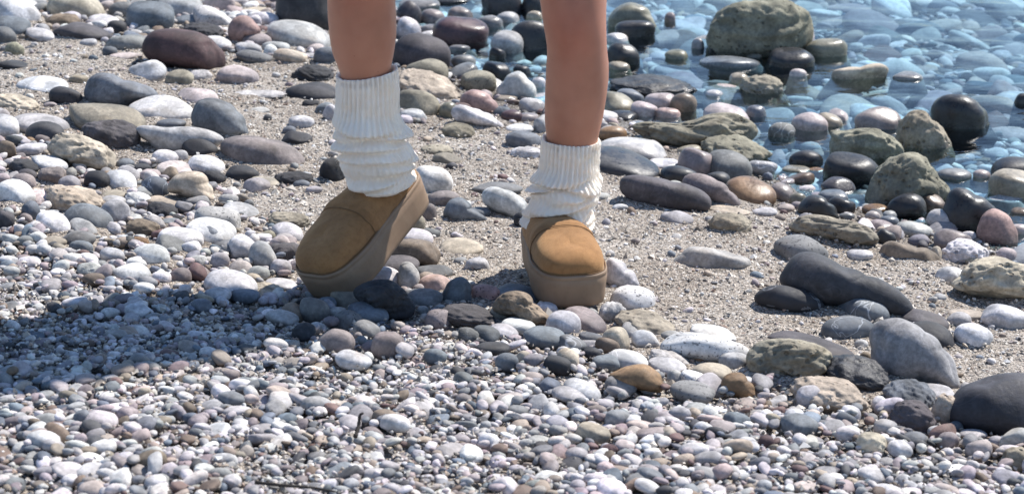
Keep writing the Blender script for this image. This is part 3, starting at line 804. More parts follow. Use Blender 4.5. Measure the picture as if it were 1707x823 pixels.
# stones whose outline is traced point by point
POLYS = [
 ('M', 's', 'large maroon boulder lying on the sand in the upper left', [(238,88),(240,70),(255,52),(280,48),(310,50),(340,58),(362,76),(376,95),(372,112),(360,122),(330,115),(290,110),(255,102)]),
 ('B', 's', 'two-tone slate block with a sunlit shoulder on the upper left sand', [(144,165),(143,145),(150,130),(165,121),(182,122),(205,134),(235,140),(258,150),(266,162),(235,168),(215,172),(205,182),(180,178),(160,172)]),
 ('B', 'f', 'upright slate-blue cobble like a shark fin on the sand', [(321,205),(322,182),(330,168),(350,163),(372,168),(395,185),(410,208),(415,222),(400,228),(370,226),(340,220)]),
 ('T', 'p', 'pitted tan boulder with rounded back beside the left pile', [(82,248),(88,232),(105,224),(130,224),(155,233),(178,245),(192,264),(190,278),(178,281),(150,274),(115,267),(90,262)]),
 ('P', 's', 'knuckle-shaped pale cobble with a narrow neck, half in sand', [(226,222),(232,209),(255,209),(272,213),(290,212),(315,211),(345,216),(368,226),(374,232),(355,245),(320,252),(290,253),(262,246),(250,236),(236,230)]),
 ('V', 's', 'big mauve boulder half sunk in sand left of the higher leg warmer', [(367,248),(370,235),(390,227),(415,226),(445,232),(480,240),(500,255),(510,275),(505,288),(470,292),(435,290),(400,276),(375,262)]),
 ('T', 'f', 'angular tan rock with a sharp sunlit ridge in the left pile', [(279,318),(285,300),(300,288),(320,285),(338,288),(347,305),(355,322),(361,334),(350,338),(325,328),(300,322)]),
 ('D', 'r', 'black craggy rock under the raised shoe, veined with white', [(588,484),(605,472),(625,466),(650,466),(668,478),(680,495),(692,515),(685,525),(660,528),(630,520),(605,505)]),
 ('B', 'f', 'pointed slate-blue stone standing upright between the shoes', [(737,500),(742,480),(755,465),(770,461),(782,470),(785,490),(783,508),(760,508)]),
 ('P', 'f', 'angular pale grey stone under the raised sole', [(664,455),(668,440),(680,436),(692,445),(700,468),(697,480),(680,482),(666,475)]),
 ('U', 's', 'grooved brown-grey cobble between the raised sole and the sand bar', [(643,428),(646,410),(662,400),(690,398),(715,402),(727,412),(733,430),(725,440),(700,440),(665,438)]),
 ('U', 'r', 'knobbly brown rock full of holes before the flat shoe', [(820,515),(828,498),(840,488),(860,484),(880,489),(888,505),(905,518),(918,528),(905,542),(880,538),(855,525),(835,522)]),
 ('W', 's', 'white and blue slanted stone touching the flat shoe on its far side', [(1012,470),(1010,440),(1016,428),(1028,432),(1045,448),(1062,465),(1068,475),(1050,480),(1025,478)]),
 ('H', 's', 'brown hump-backed cobble in the pale middle shingle', [(1012,626),(1030,617),(1055,608),(1075,606),(1090,615),(1103,632),(1106,648),(1095,652),(1060,645),(1030,638)]),
 ('H', 'f', 'ochre angular rock standing in the shingle below the olive block', [(1202,642),(1206,628),(1218,621),(1236,621),(1246,634),(1258,650),(1262,660),(1245,662),(1222,656),(1206,654)]),
 ('W', 'x', 'big white cobble peppered with dark specks in the middle', [(1101,582),(1108,566),(1125,555),(1150,553),(1185,559),(1220,568),(1248,582),(1250,595),(1225,602),(1190,603),(1150,598),(1115,592)]),
 ('O', 'p', 'olive block with flat lit top right of the speckled white cobble', [(1246,605),(1250,582),(1262,570),(1290,564),(1320,564),(1350,570),(1378,582),(1387,592),(1380,612),(1365,625),(1325,632),(1280,626),(1252,618)]),
 ('J', 'f', 'grey wedge-shaped slab standing on edge, tallest stone of the lower right', [(1450,552),(1462,536),(1499,529),(1515,535),(1540,552),(1570,580),(1595,618),(1601,640),(1590,645),(1565,636),(1526,627),(1482,625),(1458,611),(1453,580)]),
 ('C', 's', 'large dark slate boulder cut by the right edge', [(1581,700),(1590,662),(1605,644),(1630,634),(1655,625),(1707,621),(1750,640),(1765,690),(1730,715),(1690,724),(1645,716),(1600,710)]),
 ('C', 's', 'long dark peanut-shaped boulder on the right-hand sand', [(1298,466),(1306,450),(1314,438),(1323,426),(1338,418),(1355,418),(1375,428),(1402,444),(1440,459),(1478,471),(1503,489),(1517,506),(1515,518),(1498,522),(1465,516),(1430,510),(1395,508),(1360,505),(1325,490)]),
 ('D', 'v', 'dark lobed cobble with a pale vein before the peanut-shaped boulder', [(1257,499),(1268,483),(1286,475),(1305,475),(1322,479),(1345,484),(1365,498),(1374,509),(1368,516),(1340,519),(1312,520),(1285,512)]),
 ('A', 'f', 'flat pale slab with a crisp edge, half buried in the central sand', [(1118,437),(1135,424),(1150,411),(1165,411),(1195,416),(1225,424),(1250,432),(1252,440),(1230,446),(1205,455),(1182,459),(1150,450)]),
 ('T', 'p', 'cream spotted boulder with a ridge at the right edge', [(1583,474),(1602,460),(1612,443),(1635,430),(1660,426),(1690,437),(1722,452),(1738,482),(1715,502),(1680,500),(1640,492),(1605,482)]),
 ('U', 's', 'brown sloping stone with crusted end, half buried beside the black fin', [(1466,428),(1474,405),(1487,400),(1500,406),(1525,413),(1550,417),(1570,440),(1566,449),(1540,453),(1512,442),(1488,434)]),
 ('K', 'w', 'black fin-shaped stone poking up at the sand edge', [(1462,404),(1463,388),(1470,381),(1482,386),(1494,400),(1488,408),(1470,410)]),
 ('R', 's', 'pink wedge-shaped stone standing at the waterline near the right edge', [(1631,402),(1632,372),(1640,356),(1655,347),(1670,352),(1688,372),(1697,396),(1694,412),(1660,412),(1637,408)]),
 ('O', 'p', 'long low olive-grey stone like a loaf along the waterline', [(1314,380),(1326,366),(1346,357),(1370,358),(1395,365),(1430,372),(1455,385),(1464,398),(1450,407),(1420,405),(1388,400),(1345,392)]),
 ('K', 'w', 'big black wet wedge at the waterline behind the pink wedge', [(1576,378),(1576,338),(1584,317),(1597,312),(1625,325),(1650,340),(1662,350),(1655,372),(1635,388),(1600,386)]),
 ('N', 'p', 'big mossy pitted rock standing at the waterline', [(1442,332),(1450,306),(1470,280),(1490,262),(1515,253),(1535,256),(1550,276),(1565,298),(1585,312),(1580,326),(1550,332),(1515,340),(1480,345),(1450,340)]),
 ('K', 'w', 'black pointed wet stone at the sand edge left of the slate pair', [(1331,354),(1336,336),(1350,325),(1365,325),(1380,338),(1395,355),(1400,366),(1380,366),(1350,362)]),
 ('N', 'r', 'olive-grey boulder with smooth hump in the shallows behind the glossy ovals', [(1387,232),(1388,219),(1410,218),(1430,214),(1455,214),(1475,222),(1495,235),(1508,248),(1498,260),(1460,268),(1420,264),(1392,254)]),
 ('O', 'p', 'tan peaked rock in the shallows left of the big black wet egg', [(1497,238),(1497,215),(1505,198),(1520,184),(1540,184),(1552,200),(1575,220),(1584,232),(1565,248),(1530,250),(1505,245)]),
 ('K', 'w', 'big black wet egg standing in the water', [(1553,194),(1556,173),(1570,160),(1590,157),(1615,162),(1635,178),(1649,202),(1640,214),(1600,216),(1565,208)]),
 ('N', 'p', 'largest boulder in the water, olive and riddled with holes', [(1178,66),(1185,45),(1195,25),(1215,10),(1245,2),(1280,0),(1320,5),(1345,20),(1355,44),(1352,66),(1335,80),(1305,92),(1265,96),(1230,92),(1200,82)]),
 ('N', 'w', 'grey-green ridged stone far out in water beside the leg', [(1012,36),(1018,24),(1030,12),(1050,4),(1065,8),(1085,28),(1095,42),(1080,50),(1045,48)]),
 ('T', 's', 'bone-shaped pale stone lying in the shallow water', [(1387,127),(1391,117),(1405,114),(1435,113),(1448,107),(1465,105),(1480,113),(1477,124),(1455,125),(1432,130),(1408,136),(1391,135)]),
 ('N', 'p', 'long olive boulder with hollowed back at the waterline', [(1053,208),(1068,202),(1100,205),(1130,207),(1160,200),(1190,188),(1225,188),(1245,198),(1256,230),(1232,242),(1190,248),(1140,250),(1105,242),(1072,226)]),
 ('E', 's', 'long dark purple-grey boulder at the edge of the sand', [(1033,308),(1037,295),(1055,291),(1085,295),(1120,303),(1155,311),(1175,321),(1186,336),(1180,348),(1150,352),(1110,350),(1072,342),(1045,328)]),
 ('V', 's', 'sloping tan-grey stone with shiny tip beside the long dark boulder', [(1137,306),(1142,292),(1160,288),(1178,292),(1195,302),(1215,318),(1232,332),(1237,347),(1222,350),(1195,344),(1168,334)]),
 ('P', 'w', 'pale peaked stone with a split base between the legs', [(827,158),(840,136),(855,121),(865,118),(880,133),(894,149),(892,162),(860,168),(835,166)]),
 ('R', 'w', 'dull red blocky stone in the runnel between the legs', [(766,170),(775,155),(787,149),(800,151),(820,165),(831,177),(825,187),(800,191),(775,185)]),
 ('W', 's', 'long white cobble in two lobes between the legs', [(752,190),(757,177),(768,173),(785,180),(805,187),(825,198),(841,210),(838,216),(815,214),(785,206),(760,200)]),
 ('D', 's', 'tall black boulder at the top edge left of the raised leg', [(462,30),(460,5),(466,-20),(490,-38),(530,-38),(550,-20),(556,15),(552,45),(535,54),(500,46),(475,40)]),
 ('R', 'f', 'angular russet rock near the top edge, left of the tall black boulder', [(382,62),(383,40),(392,29),(408,26),(425,38),(435,52),(430,58),(410,62),(395,74)]),
 ('B', 's', 'blue-white knot-shaped stone on the sand right of the raised heel', [(741,362),(743,345),(752,332),(768,328),(780,336),(785,348),(800,356),(815,362),(812,368),(780,370),(750,370)]),
 ('W', 's', 'white creased cobble tipped up on the sand left of the lower leg warmer', [(804,335),(806,317),(818,311),(840,316),(862,325),(878,338),(881,354),(865,363),(840,355),(818,346)]),
]
# ------------------------------------------------------------------ beach ground and sea
def axis_coords(lo, hi, step, far_lo, far_hi, grow=1.35):
    core = list(np.arange(lo, hi + 1e-6, step))
    s, a = step, core[0]
    left = []
    while a > far_lo:
        s *= grow; a -= s; left.append(a)
    s, b = step, core[-1]
    right = []
    while b < far_hi:
        s *= grow; b += s; right.append(b)
    return np.array(left[::-1] + core + right)

def tensor_grid(xs, ys):
    X, Y = np.meshgrid(xs, ys)
    nx, ny = len(xs), len(ys)
    i = np.arange(nx * ny).reshape(ny, nx)
    f = np.stack([i[:-1, :-1], i[:-1, 1:], i[1:, 1:], i[1:, :-1]], -1).reshape(-1, 4)
    return X.ravel(), Y.ravel(), f.astype(np.int32)

def in_poly(px, py, poly):
    inside = np.zeros(np.shape(px), bool)
    n = len(poly)
    for k in range(n):
        xa, ya = poly[k]; xb, yb = poly[(k + 1) % n]
        cond = ((ya > py) != (yb > py)) & (px < (xb - xa) * (py - ya) / (yb - ya + 1e-12) + xa)
        inside ^= cond
    return inside

Z_SHINGLE = [(-400, 385), (60, 388), (150, 455), (330, 500), (440, 485), (620, 500), (760, 540), (900, 562), (1060, 590), (1180, 640), (1300, 640), (1420, 665), (1560, 700), (1707, 705), (2100, 700), (2100, 1500), (-400, 1500)]
def hollow(x, y):
    """under the shingle bank the sand lies lower, so that the pebbles fill it up to beach level"""
    px, py = project(x, y, ground(x, y))
    return np.where((y > 1.5) & (y < 4.2), in_poly(px, py, Z_SHINGLE) * 0.010, 0.0)

gx, gy, gf = tensor_grid(axis_coords(-1.25, 1.4, 0.010, -70, 70), axis_coords(2.5, 6.8, 0.011, -40, 120))
gz = ground(gx, gy) - hollow(gx, gy) + np.where(shore(gx, gy) > 0, 0.0018 * vnoise(gx, gy, 45, 3) + 0.0012 * vnoise(gx, gy, 90, 4), 0)
beach = link('beach', make_mesh('beach', np.stack([gx, gy, gz], 1), gf, M_SAND))
tag(beach, kind='structure')

wx, wy, wf = tensor_grid(axis_coords(-0.8, 1.8, 0.02, -90, 150), axis_coords(3.6, 7.2, 0.02, -5, 260))
fade = np.exp(-np.hypot(wx, wy - 5) / 12)
wz = (0.0009 * np.sin(wx * 10 + wy * 40 + 1.5 * vnoise(wx, wy, 5, 5)) + 0.0012 * vnoise(wx, wy, 16, 6)) * fade
wz = np.where(shore(wx, wy) > 0.25, -0.03, wz)
sea = link('sea_water', make_mesh('sea_water', np.stack([wx, wy, wz], 1), wf, M_WATER))
tag(sea, kind='structure')

# ------------------------------------------------------------------ traced stones
COL = {  # base colours of the dry (or wet, for K) stone
    'W': (0.61, 0.585, 0.575), 'P': (0.465, 0.447, 0.43), 'G': (0.205, 0.20, 0.195), 'B': (0.165, 0.178, 0.196),
    'D': (0.052, 0.051, 0.055), 'C': (0.058, 0.057, 0.064), 'K': (0.040, 0.039, 0.041), 'M': (0.095, 0.056, 0.058),
    'E': (0.092, 0.081, 0.085), 'V': (0.25, 0.21, 0.20), 'L': (0.46, 0.425, 0.42), 'T': (0.46, 0.39, 0.305),
    'O': (0.30, 0.262, 0.20), 'N': (0.25, 0.232, 0.172), 'R': (0.40, 0.265, 0.235), 'I': (0.52, 0.44, 0.415),
    'S': (0.48, 0.35, 0.30), 'H': (0.25, 0.155, 0.085), 'U': (0.215, 0.165, 0.12), 'J': (0.31, 0.305, 0.30), 'A': (0.43, 0.42, 0.38),
}
CW = {'W': 'white', 'P': 'pale grey', 'G': 'grey', 'B': 'slate-blue', 'D': 'charcoal', 'K': 'black', 'M': 'maroon',
      'E': 'dark purple-grey', 'V': 'mauve-brown', 'L': 'lilac-white', 'T': 'cream', 'O': 'olive-tan', 'N': 'mossy green',
      'R': 'red', 'I': 'pinkish', 'S': 'salmon', 'H': 'ochre-brown', 'U': 'brown', 'C': 'dark slate'}
TW = {'s': 'smooth', 'f': 'angular', 'r': 'rough', 'p': 'pitted', 'x': 'speckled', 'v': 'banded', 'w': 'wet', 'k': 'wet crusty'}

GR = 0.003                                   # deposit grid
GX0, GX1, GY0, GY1 = -1.35, 1.55, 2.35, 6.9
HX, HY = np.meshgrid(np.arange(GX0, GX1, GR), np.arange(GY0, GY1, GR), indexing='ij')
H = ground(HX, HY) - hollow(HX, HY)
BERM = np.zeros(H.shape, np.float32)         # sand banked against the stones
MASK = np.zeros(H.shape, np.float32)         # footprint of traced stones and shoes

def stamp(x, y, a, b, yaw, z, c):
    """rest an ellipsoid on the height map and mask its footprint"""
    r = max(a, b) * 1.7
    i0, i1 = max(int((x - r - GX0) / GR), 0), min(int((x + r - GX0) / GR) + 2, H.shape[0])
    j0, j1 = max(int((y - r - GY0) / GR), 0), min(int((y + r - GY0) / GR) + 2, H.shape[1])
    if i1 <= i0 or j1 <= j0: return
    dx, dy = HX[i0:i1, j0:j1] - x, HY[i0:i1, j0:j1] - y
    cs, sn = math.cos(yaw), math.sin(yaw)
    q = ((dx * cs + dy * sn) / a) ** 2 + ((-dx * sn + dy * cs) / b) ** 2
    MASK[i0:i1, j0:j1] = np.maximum(MASK[i0:i1, j0:j1], np.clip(1.25 - q, 0, 1))
    side = 0.55 + 0.45 * np.sin(np.arctan2(dy, dx) * 1.0 + x * 40)
    amp = min(0.45 * c, 0.013) * float(np.clip((shore(x, y) - 0.12) * 8, 0, 1))
    BERM[i0:i1, j0:j1] = np.maximum(BERM[i0:i1, j0:j1], amp * side * np.exp(-np.clip(np.sqrt(q) - 0.9, 0, 9) ** 2 / 0.09))
    top = z + c * np.sqrt(np.clip(1 - q, 0, 1))
    H[i0:i1, j0:j1] = np.where(q < 1, np.maximum(H[i0:i1, j0:j1], top), H[i0:i1, j0:j1])

def stone_radius(d, R, tex, lump=0.055):
    """radius over unit directions: rounded-box body, low lumps, optional flat cuts"""
    n = R.uniform(2.1, 2.9)
    A = Matrix.Rotation(R.uniform(0, 6.28), 3, 'Z')
    dd = d @ np.array(A)
    r = (np.abs(dd) ** n).sum(1) ** (-1.0 / n)
    r = r / r.mean()
    for k, amp in ((1.6, 1.0), (2.7, 0.7), (4.6, 0.32), (8.5, 0.12)):
        for _ in range(3):
            w = np.array([R.gauss(0, 1) for _ in range(3)]); w /= np.linalg.norm(w)
            r = r + lump * amp * np.sin(d @ w * k + R.uniform(0, 6.28)) * 0.6
    cuts = {'f': 8, 'r': 7, 'p': 5}.get(tex, 4)
    lo, hi = (0.70, 0.9) if tex == 'f' else (0.76, 0.97)
    for _ in range(cuts):
        w = np.array([R.gauss(0, 1) for _ in range(3)]); w /= np.linalg.norm(w)
        cosv = d @ w
        lim = np.where(cosv > 0.05, R.uniform(lo, hi) / np.maximum(cosv, 0.05), 9.0)
        kk = 20.0 if tex == 'f' else R.choice((9.0, 13.0, 18.0))
        r = -np.log(np.exp(-kk * r) + np.exp(-kk * lim)) / kk
    if tex in 'rpk':
        for k, amp in ((13, 0.022), (21, 0.016), (34, 0.010)):
            for _ in range(4):
                w = np.array([R.gauss(0, 1) for _ in range(3)]); w /= np.linalg.norm(w)
                r = r + amp * np.sin(d @ w * k + R.uniform(0, 6.28)) * 0.8
    return r

def dig_pits(v, d, R, count, size, depth):
    cen = np.array([[R.gauss(0, 1) for _ in range(3)] for _ in range(count)])
    cen[:, 2] = np.abs(cen[:, 2]) * 0.9 + 0.05
    cen /= np.linalg.norm(cen, axis=1)[:, None]
    k = np.zeros(len(v))
    for c in cen:
        s = size * R.uniform(0.5, 1.3)
        g = np.arccos(np.clip(d @ c, -1, 1)) / s
        k = np.maximum(k, np.clip(1 - g * g, 0, 1) * R.uniform(0.5, 1.0))
    return v * (1 - depth * k)[:, None]

used_labels = {}
def finish_stone(v, f, centre, colour, tex, label, noun, R):
    bed = float(ground(centre[0], centre[1]))
    low = v[:, 2].min()
    if low > bed - 0.004 and bed < 0.01:       # standing in water: reach down to the bed
        k = (centre[2] - bed + 0.008) / max(centre[2] - low, 1e-4)
        q = v[:, 2] < centre[2]
        v[q, 2] = centre[2] + (v[q, 2] - centre[2]) * k
        t_ = np.clip((-0.004 - v[q, 2]) / max(-0.004 - bed, 0.01), 0, 1)[:, None]
        v[q, :2] += (v[q, :2] - np.asarray(centre)[None, :2]) * 0.75 * t_
    me = make_mesh(noun, v - np.array(centre), f, MS[tex])
    o = link(noun, me)
    o.location = centre
    j = R.uniform(0.86, 1.12)
    h = [R.uniform(0.98, 1.02) for _ in range(3)]
    o.color = tuple(COL[colour][i] * j * h[i] for i in range(3)) + (1.0,)
    assert label not in used_labels, label
    used_labels[label] = 1
    tag(o, label, 'boulder' if noun == 'boulder' else 'cobble' if noun == 'cobble' else 'pebble')
    return o

def noun_of(w):
    return 'boulder' if w >= 95 else 'cobble' if w >= 48 else 'pebble'

GROUPS = {'boulder': 'boulders lying on the beach', 'cobble': 'cobbles lying on the beach', 'pebble': 'larger pebbles among the shingle'}
specs = []
for ln in STONES.strip().split('\n'):
    nums, where = ln.split('|')
    p = nums.split()
    specs.append((float(p[0]), float(p[1]), float(p[2]), float(p[3]), float(p[4]), p[5], p[6], where.strip()))

sp = math.sin(PITCH)
for i, (cx, cy, w, h, tilt, cc, tex, where) in enumerate(specs):
    R = random.Random(1000 + i)
    noun = noun_of(w)
    Hf = h / 1.72
    pyc = cy - h / 2 + Hf
    # first guess of size for the lift, then the real thing
    p, t = on_ground(cx, pyc, 0, -0.006)
    for _ in range(3):
        m = t / F
        a = 0.5 * w * m
        yaw = 0.0
        if abs(tilt) > 3:                      # half of the slant is the stone's turn on the ground, half its lean
            yaw = -math.atan(math.tan(math.radians(tilt * 0.45)) / sp)
            a = a / (0.35 + 0.65 * math.cos(yaw))
        roll = math.radians(tilt * 0.55)
        Hm = Hf * m
        b = min(0.80 * a, 0.78 * Hm / sp)
        c = math.sqrt(max(Hm ** 2 - (b * sp) ** 2, (0.45 * Hm) ** 2)) / math.cos(PITCH)
        p, t = on_ground(cx, pyc, 0.42 * c, -0.006)
    k = 4 if w >= 46 else 3
    if tex in 'rpk' and w > 70: k = 5
    d, f = ico(k)
    r = stone_radius(d, R, tex)
    v = d * r[:, None]
    if tex == 'p': v = dig_pits(v, d, R, 26, 0.16, 0.07)
    v = v / np.abs(v).max(0)                   # exact extents
    v = v * np.array([a, b, c])
    yw = yaw + R.uniform(-0.15, 0.15)
    M = Matrix.Rotation(yw, 3, 'Z') @ Matrix.Rotation(roll, 3, 'Y') @ Matrix.Rotation(R.uniform(-0.15, 0.15), 3, 'X')
    v = v @ np.array(M).T + p
    if tex in TW:
        label = f'{CW[cc]} {TW[tex]} {noun}, {where}'
    o = finish_stone(v, f, p, cc, tex, label, noun, R)
    tag(o, group=GROUPS[noun])
    stamp(p[0], p[1], a, b, yw, p[2], c * 0.9)

for i, (cc, tex, label, pts) in enumerate(POLYS):
    R = random.Random(5000 + i)
    pts = np.array(pts, float)
    x0, y0 = pts.min(0); x1, y1 = pts.max(0)
    w, h = x1 - x0, y1 - y0
    noun = 'rock' if ('rock' in label and 'boulder' not in label) else 'boulder' if (w >= 95 or 'boulder' in label) else 'cobble'
    cen = np.array([(x0 + x1) / 2, (y0 + y1) / 2]) * 0.5 + pts.mean(0) * 0.5
    low = pts[:, 1] > cen[1]
    sunk = 'half buried' in label or 'half sunk' in label
    pts[low, 1] = cen[1] + (pts[low, 1] - cen[1]) * (1.55 if sunk else 1.16)          # the part sunk in the ground
    hh_ = pts[:, 1].max() - pts[:, 1].min()
    ang = np.arctan2(-(pts[:, 1] - cen[1]) / hh_, (pts[:, 0] - cen[0]) / w)
    rad = np.hypot((pts[:, 0] - cen[0]) / w, (pts[:, 1] - cen[1]) / hh_)
    o_ = np.argsort(ang)
    ang, rad = ang[o_], rad[o_]
    pa = np.concatenate([ang - 2 * np.pi, ang, ang + 2 * np.pi]); pr = np.tile(rad, 3)
    fine = np.linspace(-np.pi, np.pi, 361)
    fr = np.interp(fine, pa, pr)
    ker = np.hanning(25 if tex != 'f' else 11); ker /= ker.sum()
    fr = np.convolve(np.concatenate([fr[-31:-1], fr, fr[1:31]]), ker, 'same')[30:-30]
    hb = pts[:, 1].max() - cen[1]
    p, t = on_ground(cen[0], cen[1], 0, -0.006)
    depth = 0.01
    for _ in range(6):
        m = t / F
        depth = 0.5 * min(0.78 * w, 1.55 * h) * m
        lift = max(hb * m * math.cos(PITCH) - 0.30 * h * m * 0.5 - 0.0 * depth, 0.2 * h * m)
        if sunk: lift = 0.10 * h * m
        p, t = on_ground(cen[0], cen[1], lift, -0.006)
    m = t / F
    d, f = ico(5 if (w > 100 or tex in 'rpf') else 4)
    phi = np.arctan2(d[:, 2], d[:, 0])
    s = np.hypot(d[:, 0], d[:, 2])
    s = s ** (0.62 if tex == 'f' else 0.85)
    Rr = np.interp(phi, fine, fr) * m
    lum = 1 + (stone_radius(d, R, 's' if tex == 'w' else tex, 0.05) - 1) * {'f': 0.5, 'r': 1.3, 'p': 1.1}.get(tex, 0.7)
    lum = np.where(s > 0.93, 1 + (lum - 1) * (1 - s) / 0.07, lum)
    lx, lz, ly = Rr * w * s * np.cos(phi) * lum, Rr * hh_ * s * np.sin(phi) * lum, d[:, 1] * depth * lum
    v = np.stack([lx, ly, lz], 1)
    if tex == 'p':
        big = w > 120
        v = dig_pits(v, d, R, 60 if big else 30, 0.10 if big else 0.13, 0.09)
    v = v[:, [0]] * np.array([[1, 0, 0]]) + v[:, [1]] * FWD + v[:, [2]] * UP + p
    o = finish_stone(v, f, p, cc, tex, label, noun, R)
    tag(o, group=GROUPS.get(noun, 'rocks lying on the beach'))
    stamp(p[0], p[1], 0.5 * w * m, depth, 0.0, p[2], 0.4 * h * m)

# bank the sand
def berm(x, y):
    i = np.clip(((np.asarray(x) - GX0) / GR).astype(int), 0, H.shape[0] - 1)
    j = np.clip(((np.asarray(y) - GY0) / GR).astype(int), 0, H.shape[1] - 1)
    inside = (np.asarray(x) > GX0) & (np.asarray(x) < GX1 - GR) & (np.asarray(y) > GY0) & (np.asarray(y) < GY1 - GR)
    return np.where(inside, BERM[i, j], 0.0)
beach.data.vertices.foreach_set('co', np.stack([gx, gy, gz + berm(gx, gy)], 1).astype(np.float32).ravel())
beach.data.update()
H = np.maximum(H, ground(HX, HY) - hollow(HX, HY) + BERM)
# ------------------------------------------------------------------ the person
def skin_material():
    T = NT('skin')
    tc = T.n('ShaderNodeTexCoord')
    vec = tc.outputs['Object']
    n1, _ = T.noise(vec, 9, 3, 0.5)
    n2, _ = T.noise(vec, 60, 4, 0.6)
    n3, _ = T.noise(vec, 900, 2, 0.6)
    a = T.n('ShaderNodeAttribute', attribute_name='Col')
    c = T.mix(1.0, a.outputs[0], T.mix(T.ramp(n1, 0.3, 0.7), (0.80, 0.77, 0.75), (1.12, 1.12, 1.10)), 'MULTIPLY')
    c = T.mix(T.ramp(n2, 0.45, 0.75, 0, 0.22), c, T.mix(1.0, c, (0.92, 0.72, 0.68), 'MULTIPLY'))
    mo = T.voronoi(vec, 34)
    c = T.mix(T.ramp(mo[0], 0.020, 0.045, 0.55, 0), c, T.mix(1.0, c, (0.45, 0.36, 0.33), 'MULTIPLY'))
    T.principled(c, 0.48, T.bump(T.math('ADD', n3, T.math('MULTIPLY', n2, 0.6)), 0.18, 0.0012), 0.4,
                 **{'Subsurface Weight': 0.12, 'Subsurface Radius': (0.012, 0.004, 0.002), 'Subsurface Scale': 1.0})
    return T.m

def suede_material(name, base, lo):
    T = NT(name)
    tc = T.n('ShaderNodeTexCoord')
    vec = tc.outputs['Object']
    n1, _ = T.noise(vec, 14, 4, 0.6, 0.5)
    n2, _ = T.noise(vec, 120, 4, 0.7)
    n3, _ = T.noise(vec, 1400, 2, 0.6)
    c = T.mix(T.ramp(n1, 0.3, 0.7), lo, base)
    c = T.mix(T.ramp(n2, 0.4, 0.75, 0, 0.5), c, T.mix(1.0, c, (0.60, 0.56, 0.52), 'MULTIPLY'))
    n5, _ = T.noise(vec, 45, 3, 0.6, 1.2)
    c = T.mix(T.ramp(n5, 0.56, 0.72, 0, 0.35), c, T.mix(1.0, c, (1.25, 1.22, 1.15), 'MULTIPLY'))
    T.principled(c, 0.9, T.bump(T.math('ADD', T.math('ADD', n2, T.math('MULTIPLY', n1, 1.5)), T.math('MULTIPLY', n3, 0.7)), 0.5, 0.0014), 0.2,
                 **{'Sheen Weight': 0.35, 'Sheen Roughness': 0.5, 'Sheen Tint': (0.9, 0.7, 0.45, 1)})
    return T.m

def rubber_material():
    T = NT('tan_foam_sole')
    tc = T.n('ShaderNodeTexCoord')
    geo = T.n('ShaderNodeNewGeometry')
    vec = tc.outputs['Object']
    n1, _ = T.noise(vec, 25, 4, 0.6, 0.8)
    n2, _ = T.noise(vec, 260, 3, 0.6)
    sep = T.n('ShaderNodeSeparateXYZ')
    T.set(sep.inputs[0], vec)
    c = T.mix(T.ramp(n1, 0.3, 0.7), (0.225, 0.150, 0.098), (0.27, 0.185, 0.122))
    dirt = T.math('ADD', sep.outputs[2], T.math('MULTIPLY', n1, -0.012))      # sand scuffs along the tread
    c = T.mix(T.ramp(dirt, -0.006, 0.004, 0.55, 0), c, (0.12, 0.10, 0.085))
    T.principled(c, 0.62, T.bump(n2, 0.12, 0.001), 0.35)
    return T.m

def wool_material():
    T = NT('cream_wool_knit')
    tc = T.n('ShaderNodeTexCoord')
    uv = T.n('ShaderNodeAttribute', attribute_name='Col')      # x: around, y: along (stitch coordinates)
    sep = T.n('ShaderNodeSeparateColor')
    T.set(sep.inputs[0], uv.outputs[0])
    u, v = sep.outputs[0], sep.outputs[1]
    n1, _ = T.noise(tc.outputs['Object'], 30, 3, 0.5)
    n2, _ = T.noise(tc.outputs['Object'], 1500, 3, 0.7)
    n3, _ = T.noise(tc.outputs['Object'], 420, 3, 0.6)
    # V stitches: slanted strokes on each rib
    tri = T.math('PINGPONG', T.math('MULTIPLY', u, 76.0), 1.0)
    st = T.math('SINE', T.math('ADD', T.math('MULTIPLY', v, 420.0), T.math('MULTIPLY', tri, 2.6)))
    h = T.math('ADD', T.math('MULTIPLY', st, 0.35), T.math('ADD', n2, T.math('MULTIPLY', n3, 0.8)))
    c = T.mix(T.ramp(n1, 0.3, 0.7), (0.91, 0.80, 0.68), (0.95, 0.85, 0.74))
    nd = T.principled(c, 0.95, T.bump(h, 0.5, 0.0012), 0.1, **{'Sheen Weight': 0.5, 'Sheen Roughness': 0.4, 'Subsurface Weight': 0.35, 'Subsurface Radius': (0.009, 0.008, 0.007), 'Subsurface Scale': 1.0})
    return T.m

def plain_material(name, c, rough=0.8):
    T = NT(name)
    tc = T.n('ShaderNodeTexCoord')
    n, _ = T.noise(tc.outputs['Object'], 300, 3, 0.6)
    T.principled(T.mix(T.ramp(n, 0.3, 0.7, 0, 0.3), c, tuple(q * 0.7 for q in c)), rough, T.bump(n, 0.2, 0.001), 0.3)
    return T.m

M_SKIN, M_WOOL, M_SOLE = skin_material(), wool_material(), rubber_material()
M_SUEDE = suede_material('chestnut_suede', (0.35, 0.180, 0.074), (0.245, 0.125, 0.053))
M_COLLAR = suede_material('chestnut_suede_collar', (0.38, 0.21, 0.085), (0.29, 0.158, 0.066))
M_SEAM = plain_material('dark_seam_thread', (0.17, 0.095, 0.045))

